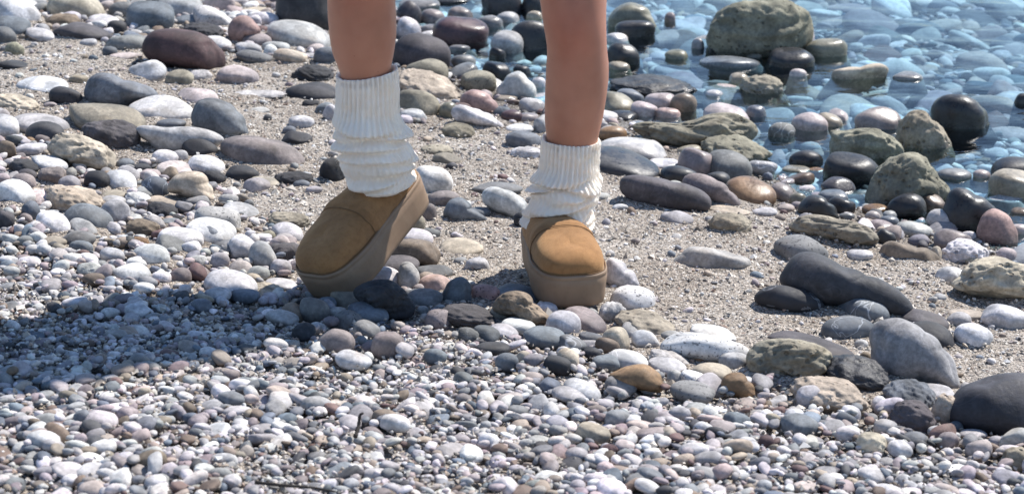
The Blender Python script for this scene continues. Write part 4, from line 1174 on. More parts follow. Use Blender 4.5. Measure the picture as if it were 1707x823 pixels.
# ---- shoes: a frame per shoe (toe along local +y)
SOLE_H, SHOE_L = 0.056, 0.262
OUT_CTRL = [(0.000, 0.1360), (0.026, 0.1345), (0.0455, 0.119), (0.0535, 0.090), (0.0555, 0.055), (0.050, 0.015), (0.0455, -0.030), (0.043, -0.075),
            (0.036, -0.108), (0.020, -0.123), (0.000, -0.1265)]
ctrl = np.array(OUT_CTRL + [(-x, y) for x, y in OUT_CTRL[-2:0:-1]])
def closed_spline(c, n):
    m = len(c)
    t = np.linspace(0, m, n, endpoint=False)
    i = np.floor(t).astype(int); f = (t - i)[:, None]
    p0, p1, p2, p3 = c[(i - 1) % m], c[i % m], c[(i + 1) % m], c[(i + 2) % m]
    return 0.5 * (2 * p1 + (p2 - p0) * f + (2 * p0 - 5 * p1 + 4 * p2 - p3) * f ** 2 + (3 * p1 - p0 - 3 * p2 + p3) * f ** 3)
OUT = closed_spline(ctrl, 120)
tan = np.roll(OUT, -1, 0) - np.roll(OUT, 1, 0)
tan /= np.linalg.norm(tan, axis=1)[:, None]
NRM = np.stack([-tan[:, 1], tan[:, 0]], 1)
if (NRM * OUT).sum() < 0: NRM = -NRM

def ring_faces(rows, n, closed=True):
    f = []
    for r in range(rows - 1):
        a = np.arange(n); b = (a + 1) % n
        if not closed: a, b = a[:-1], b[:-1]
        f.append(np.stack([r * n + a, r * n + b, (r + 1) * n + b, (r + 1) * n + a], 1))
    return np.concatenate(f).astype(np.int32)

def tube(path, rad, n=8):
    path = np.asarray(path, float)
    V = []
    for i, p in enumerate(path):
        t = Vector(path[min(i + 1, len(path) - 1)] - path[max(i - 1, 0)]).normalized()
        u = t.orthogonal().normalized() if i == 0 else (u - t * u.dot(t)).normalized()
        w = t.cross(u)
        r = rad[i] if hasattr(rad, '__len__') else rad
        V += [Vector(p) + (u * math.cos(q) + w * math.sin(q)) * r for q in np.linspace(0, 2 * np.pi, n, endpoint=False)]
    f = [list(x) for x in ring_faces(len(path), n)]
    f.append(list(range(n))[::-1]); f.append([len(V) - n + k for k in range(n)])
    return np.array([v[:] for v in V]), f

def upper_surface(O, v):
    """point of the shoe upper above outline point O, v 0 at the sole .. 1 at the ridge"""
    cy_ = np.clip(O[:, 1] * 0.72 - 0.012, -0.085, 0.082)
    C = np.stack([O[:, 0] * 0.0, cy_], 1)
    Hs = np.interp(cy_, [-0.085, -0.05, 0.0, 0.03, 0.06, 0.082], [0.038, 0.044, 0.050, 0.048, 0.043, 0.038])
    g = 1 - math.cos(v * math.pi / 2) ** 0.9
    f_ = math.sin(v * math.pi / 2) ** 0.82
    P = O * (1 - g) + C * g
    bulge = 0.0035 * math.sin(v * math.pi)
    P = P + NRM * (bulge - 0.0022)
    return np.stack([P[:, 0], P[:, 1], SOLE_H - 0.003 + Hs * f_], 1)

def smooth_path(p, it=3):
    for _ in range(it):
        p[1:-1] = 0.5 * p[1:-1] + 0.25 * (p[2:] + p[:-2])
    return p
SEAM_Y = 0.030
def shoe(name, person, M):
    root = empty(name, (0, 0, 0), person)
    root.matrix_local = M
    # platform sole
    prof = [(0.0, -0.030), (0.0, -0.0045), (0.0025, -0.0012), (0.010, 0.0004), (0.024, 0.0012), (0.036, 0.0024), (SOLE_H - 0.0085, 0.0034),
            (SOLE_H - 0.0068, 0.0020), (SOLE_H - 0.0052, 0.0033), (SOLE_H - 0.0015, 0.0030), (SOLE_H, 0.0010), (SOLE_H, -0.012)]
    V = []
    for z, off in prof:
        toe_rock = 0.003 * np.clip((OUT[:, 1] - 0.07) / 0.065, 0, 1) ** 2 * max(0, 1 - z / 0.03)
        V.append(np.column_stack([OUT + NRM * off, np.full(len(OUT), z) + toe_rock]))
    V = np.concatenate(V)
    f = [list(q) for q in ring_faces(len(prof), 120)]
    f.append(list(range(120))[::-1])
    s = link('platform_sole', make_mesh('platform_sole', V, f, M_SOLE), root)
    # upper
    vv = np.linspace(0, 1, 26)
    rear = OUT[:, 1] < SEAM_Y
    V = []
    for v in vv:
        P = upper_surface(OUT, v)
        nn = np.column_stack([NRM * math.cos(v * 1.5), np.full(len(OUT), math.sin(v * 1.5))])
        k = np.clip((SEAM_Y - P[:, 1]) / 0.005, 0, 1)
        P = P + nn * (0.0030 * k)[:, None]
        wr = 0.0009 * vnoise(P[:, 0] * 1.0, P[:, 1] + P[:, 2], 60, 9) + 0.0013 * vnoise(P[:, 0] * 0.5, P[:, 1] * 1.3 + P[:, 2], 26, 10) * math.sin(v * math.pi)
        V.append(P + nn * wr[:, None])
    me = make_mesh('upper', np.concatenate(V), ring_faces(26, 120), M_SUEDE)
    bm = bmesh.new(); bm.from_mesh(me)
    bmesh.ops.remove_doubles(bm, verts=bm.verts, dist=0.0009)
    bm.to_mesh(me); bm.free()
    link('upper', me, root)
    # seam arch where the collar meets the vamp, stitched ridge along the sole
    def seam_pt(v, half):
        P = upper_surface(OUT, v)
        sel = np.arange(0, 61) if half else np.arange(60, 120)
        q = sel[int(np.argmin(np.abs(P[sel, 1] - SEAM_Y)))]
        return P[q] + np.array([NRM[q, 0] * 0.0028 * (1 - v), 0.0022, 0.0026 * v])
    arch = [seam_pt(v, True) for v in np.linspace(0.04, 0.97, 18)] + [seam_pt(v, False) for v in np.linspace(0.97, 0.04, 18)]
    arch = smooth_path(np.array(arch))
    link('seam', make_mesh('seam', *tube(arch, 0.0007), M_SEAM), root)
    welt = np.column_stack([OUT + NRM * 0.0004, np.full(120, SOLE_H + 0.0008)])
    welt = np.concatenate([welt, welt[:1]])
    link('welt', make_mesh('welt', *tube(welt, 0.0010), M_SEAM), root)
    return root

person = empty('person')
def shoe_matrix(toe_dir, pitch, roll, contact_px, local_contact):
    """toe_dir: heading on the ground; pitch: heel lift; contact: a point of the sole and the pixel where it meets the beach"""
    ya = Vector((toe_dir[0], toe_dir[1], 0)).normalized()
    ya = (ya * math.cos(pitch) + Vector((0, 0, -1)) * math.sin(pitch)).normalized()
    xa = ya.cross(Vector((0, 0, 1))).normalized()
    za = xa.cross(ya)
    R = Matrix((xa, ya, za)).transposed()
    R = R @ Matrix.Rotation(roll, 3, 'Y')
    p, _ = on_ground(*contact_px, 0.008)
    loc = Vector(p) - R @ Vector(local_contact)
    return Matrix.Translation(loc) @ R.to_4x4()

MR = shoe_matrix((0.19, -0.98), math.radians(1.0), 0.0, (962, 516), (0.0, 0.136, 0.0))
ML = shoe_matrix((-0.58, -0.81), math.radians(25.0), math.radians(7), (552, 489), (0.0, 0.120, 0.003))
shoe_r = shoe('platform_clog', person, MR)
shoe_l = shoe('platform_clog', person, ML)
tag(shoe_r, 'flat-standing tan suede platform clog')
tag(shoe_l, 'tan suede platform clog tipped up onto its toe')
for M_ in (MR, ML):
    for yy in (-0.08, 0.0, 0.06, 0.12):
        q = M_ @ Vector((0, yy, 0))
        if q.z - float(ground(q.x, q.y)) < 0.035:
            stamp(q.x, q.y, 0.05, 0.05, 0.0, float(ground(q.x, q.y)), 0.03)

# ---- body: lofted limbs fused into one skin
def loft(rings, n=28, power=2.0):
    """rings: (centre, rx, ry, xaxis, yaxis)"""
    V = []
    th = np.linspace(0, 2 * np.pi, n, endpoint=False)
    for c, rx, ry, xa, ya in rings:
        V.append(np.asarray(c) + np.outer(np.cos(th) * rx, xa) + np.outer(np.sin(th) * ry, ya))
    V = np.concatenate(V)
    f = [list(q) for q in ring_faces(len(rings), n)]
    f.append(list(range(n))[::-1]); f.append([len(V) - n + k for k in range(n)])
    return V, f

def smooth_rows(rows, n):
    rows = np.array(rows, float)
    s = np.arange(len(rows)); t = np.linspace(0, len(rows) - 1, n)
    i = np.clip(np.floor(t).astype(int), 0, len(rows) - 2); f = (t - i)[:, None]
    g = lambda k: rows[np.clip(k, 0, len(rows) - 1)]
    p0, p1, p2, p3 = g(i - 1), g(i), g(i + 1), g(i + 2)
    return 0.5 * (2 * p1 + (p2 - p0) * f + (2 * p0 - 5 * p1 + 4 * p2 - p3) * f ** 2 + (3 * p1 - p0 - 3 * p2 + p3) * f ** 3)

def px_rings(rows, n, depth_k=1.08):
    """rows: (pixel y, pixel x of the left side, of the right side, world y of the axis)"""
    out = []
    for py, xl, xr, wy_ in smooth_rows(rows, n):
        c, t = at_depth((xl + xr) / 2, py, wy_)
        r = 0.5 * (xr - xl) * t / F
        out.append((c, r, r * depth_k, (1, 0, 0), (0, 1, 0)))
    return out

ankR = np.array((MR @ Vector((0, -0.066, SOLE_H + 0.065)))[:])
ankL = np.array((ML @ Vector((0, -0.062, SOLE_H + 0.065)))[:])
yR, yL = ankR[1], ankL[1]
LEG_R = [(420, 915, 965, yR + .004), (372, 908, 972, yR + .002), (300, 910, 984, yR), (237, 911, 996, yR - .003), (200, 907, 1005, yR - .004), (150, 908, 1013.5, yR - .006),
         (110, 909.5, 1015.5, yR - .010), (82, 911.5, 1013, yR - .016), (45, 905.5, 1011.5, yR - .022), (0, 899, 1012, yR - .018), (-60, 888, 1016, yR + .00), (-160, 868, 1016, yR + .03),
         (-300, 835, 1010, yR + .07), (-420, 795, 985, yR + .10)]
LEG_L = [(352, 615, 668, yL + .01), (305, 605, 672, yL + .0), (250, 582, 668, yL - .012), (190, 568, 662, yL - .024), (125, 567, 652, yL - .036), (90, 554, 657.5, yL - .040),
         (50, 547.5, 662, yL - .046), (0, 544.5, 659.5, yL - .058), (-50, 545, 660, yL - .072), (-110, 548, 672, yL - .06), (-220, 578, 728, yL - .01),
         (-330, 615, 790, yL + .04), (-430, 660, 840, yL + .075)]
parts = [loft(px_rings(LEG_R, 46)), loft(px_rings(LEG_L, 46))]
def foot(M, ank):
    a = M @ Vector((0, -0.075, SOLE_H + 0.016)); b = M @ Vector((0, 0.0, SOLE_H + 0.019)); c = M @ Vector((0, 0.085, SOLE_H + 0.015))
    return [tube([a, M @ Vector((0, -0.03, SOLE_H + 0.018)), b, c], [0.014, 0.017, 0.019, 0.014], 12),
            tube([Vector(ank), M @ Vector((0, -0.064, SOLE_H + 0.03))], [0.028, 0.018], 12)]
parts += foot(MR, ankR) + foot(ML, ankL)
hipR, _ = at_depth(890, -420, yR + 0.10); hipL, _ = at_depth(750, -430, yL + 0.075)
pel = (hipR + hipL) / 2
def torso_ring(dz, rx, ry, dy=0.0): return (pel + np.array([0, dy, dz]), rx, ry, (1, 0, 0), (0, 1, 0))
torso = [torso_ring(-0.10, 0.10, 0.085), torso_ring(-0.04, 0.165, 0.115), torso_ring(0.05, 0.168, 0.115), torso_ring(0.14, 0.142, 0.10), torso_ring(0.22, 0.124, 0.090),
         torso_ring(0.32, 0.138, 0.098), torso_ring(0.42, 0.155, 0.105), torso_ring(0.50, 0.160, 0.090), torso_ring(0.545, 0.10, 0.065), torso_ring(0.58, 0.052, 0.052), torso_ring(0.66, 0.050, 0.052)]
parts.append(loft(torso))
headc = pel + np.array([0, -0.02, 0.77])
hd, hf = ico(3)
hv = hd * np.array([0.074, 0.092, 0.115])
hv[:, 0] *= 1 - 0.22 * np.clip(-hd[:, 2], 0, 1)
nose = np.exp(-((hd[:, 0] / 0.14) ** 2 + ((hd[:, 2] + 0.12) / 0.22) ** 2)) * (hd[:, 1] < 0)
hv[:, 1] -= 0.018 * nose
sock = np.exp(-(((np.abs(hd[:, 0]) - 0.42) / 0.18) ** 2 + ((hd[:, 2] - 0.08) / 0.12) ** 2)) * (hd[:, 1] < 0)
hv[:, 1] += 0.008 * sock
lips = np.exp(-((hd[:, 0] / 0.26) ** 2 + ((hd[:, 2] + 0.48) / 0.07) ** 2)) * (hd[:, 1] < 0)
hv[:, 1] -= 0.005 * lips
parts.append((hv + headc, [list(q) for q in hf]))
for s in (-1, 1):
    sh = pel + np.array([s * 0.165, 0, 0.495]); el = sh + np.array([s * 0.07, 0.02, -0.27]); wr = el + np.array([s * 0.03, -0.09, -0.22])
    parts.append(tube([sh, sh * .5 + el * .5, el, el * .5 + wr * .5, wr], [0.046, 0.042, 0.036, 0.034, 0.024], 14))
    dn = (wr - el) / np.linalg.norm(wr - el); sd = np.array([0, 1.0, 0]) - dn * dn[1]; sd /= np.linalg.norm(sd)
    pm = wr + dn * 0.075
    parts.append(tube([wr, wr + dn * 0.03, pm], [0.022, 0.028, 0.024], 12))
    for q, (off, ln) in enumerate(((-0.026, 0.066), (-0.009, 0.075), (0.009, 0.070), (0.025, 0.055))):
        b0 = pm + sd * off - dn * 0.012
        parts.append(tube([b0, b0 + dn * ln * 0.55, b0 + dn * ln + np.array([-s * 0.018, 0, 0])], [0.0095, 0.009, 0.0085], 8))
    b0 = wr + dn * 0.03 - sd * 0.022
    parts.append(tube([b0, b0 - sd * 0.022 + dn * 0.025, b0 - sd * 0.026 + dn * 0.05], [0.012, 0.0105, 0.009], 8))
allV, allF, off = [], [], 0
for v, f in parts:
    allV.append(v); allF += [[q + off for q in g] for g in f]; off += len(v)
raw = make_mesh('body_raw', np.concatenate(allV), allF)
tmp = link('body', raw)
rm = tmp.modifiers.new('r', 'REMESH'); rm.mode = 'VOXEL'; rm.voxel_size = 0.008
sm = tmp.modifiers.new('s', 'SMOOTH'); sm.iterations = 7; sm.factor = 0.5
dg = bpy.context.evaluated_depsgraph_get()
ev = tmp.evaluated_get(dg).to_mesh()
nv = len(ev.vertices)
co = np.zeros(nv * 3, np.float32); ev.vertices.foreach_get('co', co); co = co.reshape(-1, 3)
fs = [list(p.vertices) for p in ev.polygons]
tmp.evaluated_get(dg).to_mesh_clear()
bpy.data.objects.remove(tmp); bpy.data.meshes.remove(raw)
skin = np.tile(np.array([[0.445, 0.203, 0.130]]), (nv, 1))
kneeR, _ = at_depth(955, 48, yR - .07)
kneeL, _ = at_depth(600, -50, yL - .12)
for kn in (kneeR, kneeL):
    w = np.exp(-(((co - kn) / np.array([0.06, 0.08, 0.07])) ** 2).sum(1))
    skin *= 1 - w[:, None] * np.array([[0.10, 0.24, 0.22]])
body = link('body', make_mesh('body', co, fs, M_SKIN, True, skin), person)

# ---- clothing above the picture: shorts, shirt, hair
M_DENIM, M_SHIRT, M_HAIR = plain_material('blue_denim', (0.10, 0.14, 0.22)), plain_material('white_cotton', (0.7, 0.7, 0.68)), plain_material('brown_hair', (0.07, 0.04, 0.025), 0.5)
def grown(rings, k, add): return [(c, rx * k + add, ry * k + add, xa, ya) for c, rx, ry, xa, ya in rings]
tr = [r for r in torso]
V1, F1 = loft(grown(tr[0:4], 1.03, 0.008))
V2, F2 = loft(grown(px_rings(LEG_R, 46)[38:], 1.10, 0.012))
V3, F3 = loft(grown(px_rings(LEG_L, 46)[37:], 1.10, 0.012))
link('shorts', make_mesh('shorts', np.concatenate([V1, V2, V3]), F1 + [[q + len(V1) for q in f] for f in F2] + [[q + len(V1) + len(V2) for q in f] for f in F3], M_DENIM), person)
link('shirt', make_mesh('shirt', *loft(grown(tr[2:9], 1.05, 0.010)), M_SHIRT), person)
hh = hd[hd[:, 1] > -9]
hv2 = hd * np.array([0.083, 0.102, 0.124])
hv2[:, 1] += 0.024
hv2[:, 2] = np.where(hd[:, 2] < 0, hv2[:, 2] * 1.5, hv2[:, 2] + 0.004)
link('hair', make_mesh('hair', hv2 + headc, hf, M_HAIR), person)

# ---- leg warmers: ribbed knit tube, slouched in folds
def warmer(rows, folds, seed, hem_drop, tilt_top):
    """rows: (pixel y, left x, right x, world y); folds: share of the length that stays straight"""
    R = random.Random(seed)
    NA, NL = 304, 130
    base = smooth_rows(rows, NL)
    th = np.linspace(0, 2 * np.pi, NA, endpoint=False)
    s = np.linspace(0, 1, NL)
    V, UVc = [], []
    ribs = 38
    ctr = []
    for py, xl, xr, wy_ in base:
        c, t = at_depth((xl + xr) / 2, py, wy_)
        ctr.append((*c, 0.5 * (xr - xl) * t / F))
    ctr = np.array(ctr)
    S, TH = np.meshgrid(s, th, indexing='ij')
    tw = 0.0
    rr = np.repeat(ctr[:, 3:4], NA, 1)
    dz = np.zeros_like(rr)
    twist = np.zeros_like(rr)
    # the slouch: partial folds, each a soft roll over a crease that dies out around the leg
    nf = 14
    for q in range(nf):
        s0 = folds + (0.955 - folds) * (q + R.uniform(0.1, 0.9)) / nf
        th0 = -math.pi / 2 + (q % 3 - 1) * 1.5 + R.uniform(-0.7, 0.7) if q % 5 else R.uniform(0, 6.28)
        span, slant = R.uniform(0.55, 1.35), R.uniform(-0.11, 0.11)
        wid, amp = R.uniform(0.055, 0.105), R.uniform(0.0055, 0.0125)
        dth = (TH - th0 + math.pi) % (2 * math.pi) - math.pi
        env = np.exp(-(dth / span) ** 2)
        u = (S - s0 - slant * dth - 0.010 * dth * dth * R.uniform(-1, 1)) / wid
        pin = np.exp(-((u - 0.25) * 2.6) ** 2)
        roll = np.exp(-((u + 0.55) * 1.35) ** 2)
        rr += amp * env * (0.70 * roll - 1.15 * pin)
        dz -= amp * env * 0.45 * roll
        twist += 0.05 * R.uniform(-1, 1) * env * np.exp(-(u * 0.8) ** 2)
    low_ = np.clip((S - folds) * 6, 0, 1)
    rr -= 0.006 * np.clip((S - 0.955) / 0.045, 0, 1) ** 2          # the hem tucks in
    fl = 0.0016 * vnoise(S * 9, TH * 2.2, 1.0, seed) + 0.0012 * vnoise(S * 26, TH * 5, 1.0, seed + 1)
    rr += fl
    tht = TH + twist
    rib = np.cos(ribs * TH)
    rib = np.sign(rib) * np.abs(rib) ** 0.7
    rr += (0.0017 - 0.0009 * low_ - 0.0006 * np.clip((S - 0.88) * 10, 0, 1)) * rib
    rr += low_ * 0.0045 * vnoise(S * 5.5, np.cos(TH) * 1.3 + 0.8 * np.sin(TH), 1.0, seed + 3)
    rr += 0.0010 * np.cos(ribs * TH + 1.0) * vnoise(S * 14, TH * 4, 1.0, seed + 2)
    X = ctr[:, 0:1] + np.cos(tht) * rr
    Y = ctr[:, 1:2] + np.sin(tht) * rr * 1.06
    Z = ctr[:, 2:3] + dz
    Z += tilt_top * np.cos(TH) * np.clip(1 - S * 4, 0, 1)
    Z += hem_drop * np.sin(TH + 0.3) * np.clip((S - 0.8) * 5, 0, 1)       # front of the hem hangs lower
    Z += 0.0007 * np.clip(rib, -1, 1) * np.clip(1 - S * 40, 0, 1)
    V = np.stack([X, Y, Z], -1)
    # roll the rim inside at both ends
    cc = ctr[:, :3]
    def inward(row, c, dzs, ks):
        return [np.stack([c[0] + (row[:, 0] - c[0]) * k, c[1] + (row[:, 1] - c[1]) * k, row[:, 2] + z_], -1) for z_, k in zip(dzs, ks)]
    top = inward(V[0], cc[0], (0.0012, 0.0004, -0.012), (0.975, 0.945, 0.925))
    bot = inward(V[-1], cc[-1], (-0.0012, 0.0004, 0.014), (0.97, 0.93, 0.90))
    rows_ = top[::-1] + list(V) + bot
    sv = np.concatenate([[0, 0, 0], s, [1, 1, 1]])
    C = np.stack([np.broadcast_to(TH[0] / (2 * np.pi), (len(rows_), NA)), np.broadcast_to((sv * 0.25)[:, None], (len(rows_), NA)), np.zeros((len(rows_), NA))], -1)
    VV = np.concatenate(rows_)
    o = link('leg_warmer', make_mesh('leg_warmer', VV, ring_faces(len(rows_), NA), M_WOOL, True, C.reshape(-1, 3)), person)
    # loose fibres standing off the knit
    g = np.random.default_rng(seed)
    n = 5200
    idx = g.integers(0, NL - 1, n); ja = g.integers(0, NA, n)
    p = V[idx, ja]
    nr = np.stack([np.cos(TH[0][ja]), np.sin(TH[0][ja]), g.normal(0, 0.5, n)], -1) + g.normal(0, 0.6, (n, 3))
    nr /= np.linalg.norm(nr, axis=1)[:, None]
    sd = np.cross(nr, g.normal(0, 1, (n, 3))); sd /= np.linalg.norm(sd, axis=1)[:, None]
    ln = g.uniform(0.0015, 0.0055, n)[:, None]
    cur = g.normal(0, 0.35, (n, 3))
    A, B, Cc, D = p - sd * 0.00011, p + sd * 0.00011, p + (nr + cur * 0.3) * ln * 0.6, p + (nr + cur) * ln
    FV = np.stack([A, B, Cc + sd * 0.0001, Cc - sd * 0.0001, D], 1).reshape(-1, 3)
    k = np.arange(n)[:, None] * 5
    ff = np.concatenate([np.concatenate([k, k + 1, k + 2], 1), np.concatenate([k, k + 2, k + 3], 1), np.concatenate([k + 3, k + 2, k + 4], 1)])
    fz = link('wool_fuzz', make_mesh('wool_fuzz', FV, ff.astype(np.int32), M_WOOL, True, np.zeros((len(FV), 3))), o)
    tag(fz, kind='stuff')
    return o

W_L = [(121, 562, 662, yL - .036), (150, 561.5, 663, yL - .030), (180, 561, 664, yL - .026), (203, 559, 669, yL - .022), (222, 565, 681, yL - .02), (240, 562, 682, yL - .016),
       (256, 563, 688, yL - .012), (274, 571, 691, yL - .008), (290, 575, 693, yL - .006), (303, 577, 694, yL - .004)]
F_L = 0.34
W_R = [(232, 904, 999.5, yR - .002), (255, 903, 998, yR - .001), (280, 901, 996, yR), (297, 890, 997, yR + .001), (313, 886, 1000, yR + .002), (330, 884, 995, yR + .002),
       (350, 877, 990, yR + .002), (364, 874, 991, yR + .001), (376, 874, 990, yR + .0)]
F_R = 0.34
tag(warmer(W_L, F_L, 21, 0.010, 0.006), 'cream ribbed leg warmer slouched over the raised ankle')
tag(warmer(W_R, F_R, 33, 0.006, -0.002), 'cream ribbed leg warmer slouched over the flat-standing ankle')
tag(person, 'person with bare legs in cream leg warmers and tan platform clogs, one heel raised', 'person')
# ------------------------------------------------------------------ loose shingle, deposited piece by piece on the height map
Z_COBBLE = [(-400, 215), (60, 225), (150, 285), (300, 270), (400, 330), (430, 360), (500, 400), (500, 470), (560, 500), (330, 505), (150, 460), (60, 395), (-400, 390)]
Z_TRANS = [(560, 455), (760, 470), (900, 510), (1060, 520), (1180, 545), (1250, 600), (1420, 620), (1440, 665), (1300, 645), (1180, 645), (1060, 595), (900, 567), (760, 545), (560, 510)]
Z_TOP = [(-400, -80), (460, -80), (560, 60), (560, 105), (430, 95), (330, 80), (200, 85), (80, 55), (-400, 75)]
Z_RUN = [(560, -80), (1000, -80), (1030, 230), (900, 215), (760, 205), (660, 205), (640, 120)]
Z_EDGE = [(1000, 200), (1300, 300), (1330, 345), (1440, 350), (1707, 400), (2100, 420), (2100, 470), (1650, 455), (1470, 400), (1290, 365), (1100, 310)]
Z_BROWN = [(1520, 430), (1600, 450), (1600, 500), (1480, 470)]

PROTO = {2: [], 3: []}
for k in (2, 3):
    d, f = ico(k)
    for j in range(48):
        R = random.Random(900 + j)
        PROTO[k].append(d * stone_radius(d, R, 'f' if j % 4 == 0 else 's', 0.075)[:, None])

PAL = np.array([(0.66, 0.635, 0.62), (0.57, 0.55, 0.54), (0.44, 0.43, 0.425), (0.47, 0.43, 0.435), (0.30, 0.295, 0.30), (0.21, 0.215, 0.23),
                (0.17, 0.20, 0.24), (0.42, 0.355, 0.33), (0.36, 0.30, 0.24), (0.20, 0.15, 0.115), (0.075, 0.075, 0.08), (0.19, 0.125, 0.115), (0.33, 0.275, 0.28)])
PW_SH = np.array([20, 17, 14, 9, 11, 7, 5, 8, 8, 4, 4, 3, 8], float)
PW_RUN = np.array([4, 6, 8, 4, 9, 8, 7, 6, 9, 8, 14, 6, 6], float)

pieces = {}                                   # key -> lists
def drop(key, region_test, n, size, size_sig, flat, pal_w, box, k=2, tries=4, maxmask=0.06, sink=0.5, dark=1.0, smax=0.03, seed=1, pile=0.03, under=False):
    """drop n pebbles: each takes the lowest of a few random spots of its region and comes to rest on what lies there"""
    g = np.random.default_rng(seed)
    x0, x1, y0, y1 = box
    out = pieces.setdefault(key, dict(v={2: [], 3: []}, c={2: [], 3: []}))
    M = n * tries * 3
    xs, ys = g.uniform(x0, x1, M), g.uniform(y0, y1, M)
    px, py = project(xs, ys, ground(xs, ys))
    ok = region_test(px, py, xs, ys)
    ii, jj = ((xs - GX0) / GR).astype(int), ((ys - GY0) / GR).astype(int)
    ok &= (ii > 12) & (jj > 12) & (ii < H.shape[0] - 12) & (jj < H.shape[1] - 12)
    ii, jj = np.clip(ii, 0, H.shape[0] - 1), np.clip(jj, 0, H.shape[1] - 1)
    ok &= MASK[ii, jj] < maxmask
    xs, ys, ii, jj = xs[ok], ys[ok], ii[ok], jj[ok]
    zb = ground(xs, ys)
    n = min(n, len(xs) // tries)
    a_all = np.minimum(size * np.exp(g.normal(0, size_sig, n)), smax)
    a_all = a_all[np.argsort(-a_all * np.exp(g.normal(0, 0.25, n)))]
    ci = g.choice(len(PAL), n, p=pal_w / pal_w.sum())
    yaw, bb, cc_ = g.uniform(0, np.pi, n), g.uniform(0.52, 0.95, n), flat * g.uniform(0.55, 1.25, n)
    tx, ty = g.normal(0, 0.28, n), g.normal(0, 0.28, n)
    jit = g.uniform(0.68, 1.12, (n, 1)) * g.uniform(0.96, 1.04, (n, 3))
    for q in range(n):
        s = slice(q * tries, (q + 1) * tries)
        best = q * tries + int(np.argmin(H[ii[s], jj[s]] - zb[s]))
        x, y, i, j = xs[best], ys[best], ii[best], jj[best]
        a = a_all[q]; b = a * bb[q]; c = min(a * cc_[q], b)
        rr = max(int(0.9 * math.sqrt(a * b) / GR), 1)
        i0, i1, j0, j1 = max(i - rr, 0), i + rr + 1, max(j - rr, 0), j + rr + 1
        P = H[i0:i1, j0:j1]
        z = 0.5 * float(P.mean()) + 0.5 * float(P.max()) + c * (1 - sink) - c * 0.25
        z = min(z, zb[best] + pile + 0.25 * c)
        if under: z = min(z, max(-0.010 - c * 0.9, zb[best]))
        dx, dy = HX[i0:i1, j0:j1] - x, HY[i0:i1, j0:j1] - y
        rho = (dx * dx + dy * dy) / (a * b * 1.0)
        H[i0:i1, j0:j1] = np.maximum(P, np.where(rho < 1, z + c * 0.9 * np.sqrt(np.clip(1 - rho, 0, 1)), -9))
        kk = 3 if a > (0.032 if under else 0.0135 if k == 3 else 0.0175) else 2
        Mx = np.array(Matrix.Rotation(yaw[q], 3, 'Z') @ Matrix.Rotation(tx[q], 3, 'X') @ Matrix.Rotation(ty[q], 3, 'Y'))
        pv = (PROTO[kk][(q * 7 + n) % 48] * (a, b, c)) @ Mx.T + (x, y, z)
        out['v'][kk].append(pv)
        out['c'][kk].append(np.broadcast_to(PAL[ci[q]] * jit[q] * dark * np.array([1.0, 0.985, 0.985]), pv.shape))

def flush(key, name, mat, label, cat):
    out = pieces[key]
    V, C, Fs, off = [], [], [], 0
    for kk in (2, 3):
        if not out['v'][kk]: continue
        f = ico(kk)[1]
        nv = len(ico(kk)[0]); n = len(out['v'][kk])
        V += out['v'][kk]; C += out['c'][kk]
        Fs.append((f[None] + (np.arange(n) * nv)[:, None, None]).reshape(-1, 3) + off)
        off += n * nv
    me = make_mesh(name, np.concatenate(V), np.concatenate(Fs).astype(np.int32), mat, True, np.concatenate(C))
    o = link(name, me)
    tag(o, label, cat, kind='stuff')
    return o

VIEW = lambda px, py: (px > -130) & (px < 1840) & (py > -60) & (py < 900)
land = lambda xs, ys: shore(xs, ys) > 0.0
t_sh = lambda px, py, xs, ys: in_poly(px, py, Z_SHINGLE) & VIEW(px, py)
t_co = lambda px, py, xs, ys: in_poly(px, py, Z_COBBLE) & VIEW(px, py)
t_tr = lambda px, py, xs, ys: in_poly(px, py, Z_TRANS) & VIEW(px, py)
t_top = lambda px, py, xs, ys: in_poly(px, py, Z_TOP) & VIEW(px, py)
t_run = lambda px, py, xs, ys: (in_poly(px, py, Z_RUN) | in_poly(px, py, Z_EDGE)) & VIEW(px, py) & (shore(xs, ys) > -0.02)
def t_near(px, py, xs, ys): return t_sh(px, py, xs, ys) & (py > 690 - 0.05 * px)
def t_fine(px, py, xs, ys): return t_sh(px, py, xs, ys) & (py <= 700 - 0.05 * px)
BX = (-1.25, 1.45, 2.45, 6.7)
NEAR = (-1.0, 1.0, 2.5, 3.95)
drop('sh', t_co, 300, 0.0145, 0.38, 0.62, PW_SH, (-1.25, -0.15, 3.4, 4.9), k=3, tries=6, smax=0.022, seed=11, pile=0.004)
drop('sh', t_top, 420, 0.022, 0.35, 0.60, PW_SH, (-1.35, -0.2, 5.0, 6.85), k=2, tries=5, smax=0.03, seed=12, pile=0.004)
drop('sh', t_run, 330, 0.017, 0.40, 0.60, PW_RUN, (-0.6, 1.4, 3.9, 6.7), k=2, tries=4, smax=0.026, seed=13, pile=0.002)
drop('sh', t_near, 230, 0.0175, 0.25, 0.55, PW_SH, NEAR, k=3, tries=6, smax=0.027, seed=14, pile=0.010)
drop('sh', t_fine, 240, 0.0155, 0.22, 0.55, PW_SH, NEAR, k=3, tries=6, smax=0.022, seed=15, pile=0.008)
drop('sh', t_near, 3500, 0.0101, 0.36, 0.52, PW_SH, NEAR, tries=5, smax=0.024, seed=16, pile=0.012)
drop('sh', t_fine, 3800, 0.0082, 0.38, 0.52, PW_SH, NEAR, tries=5, smax=0.019, seed=17, pile=0.010)
drop('sh', t_tr, 420, 0.0088, 0.36, 0.6, PW_SH, (-0.5, 1.0, 3.2, 4.2), tries=4, smax=0.018, seed=18, pile=0.004)
drop('sh', t_co, 1500, 0.0080, 0.40, 0.62, PW_SH, (-1.25, -0.15, 3.4, 4.9), tries=4, smax=0.018, seed=19, pile=0.008)
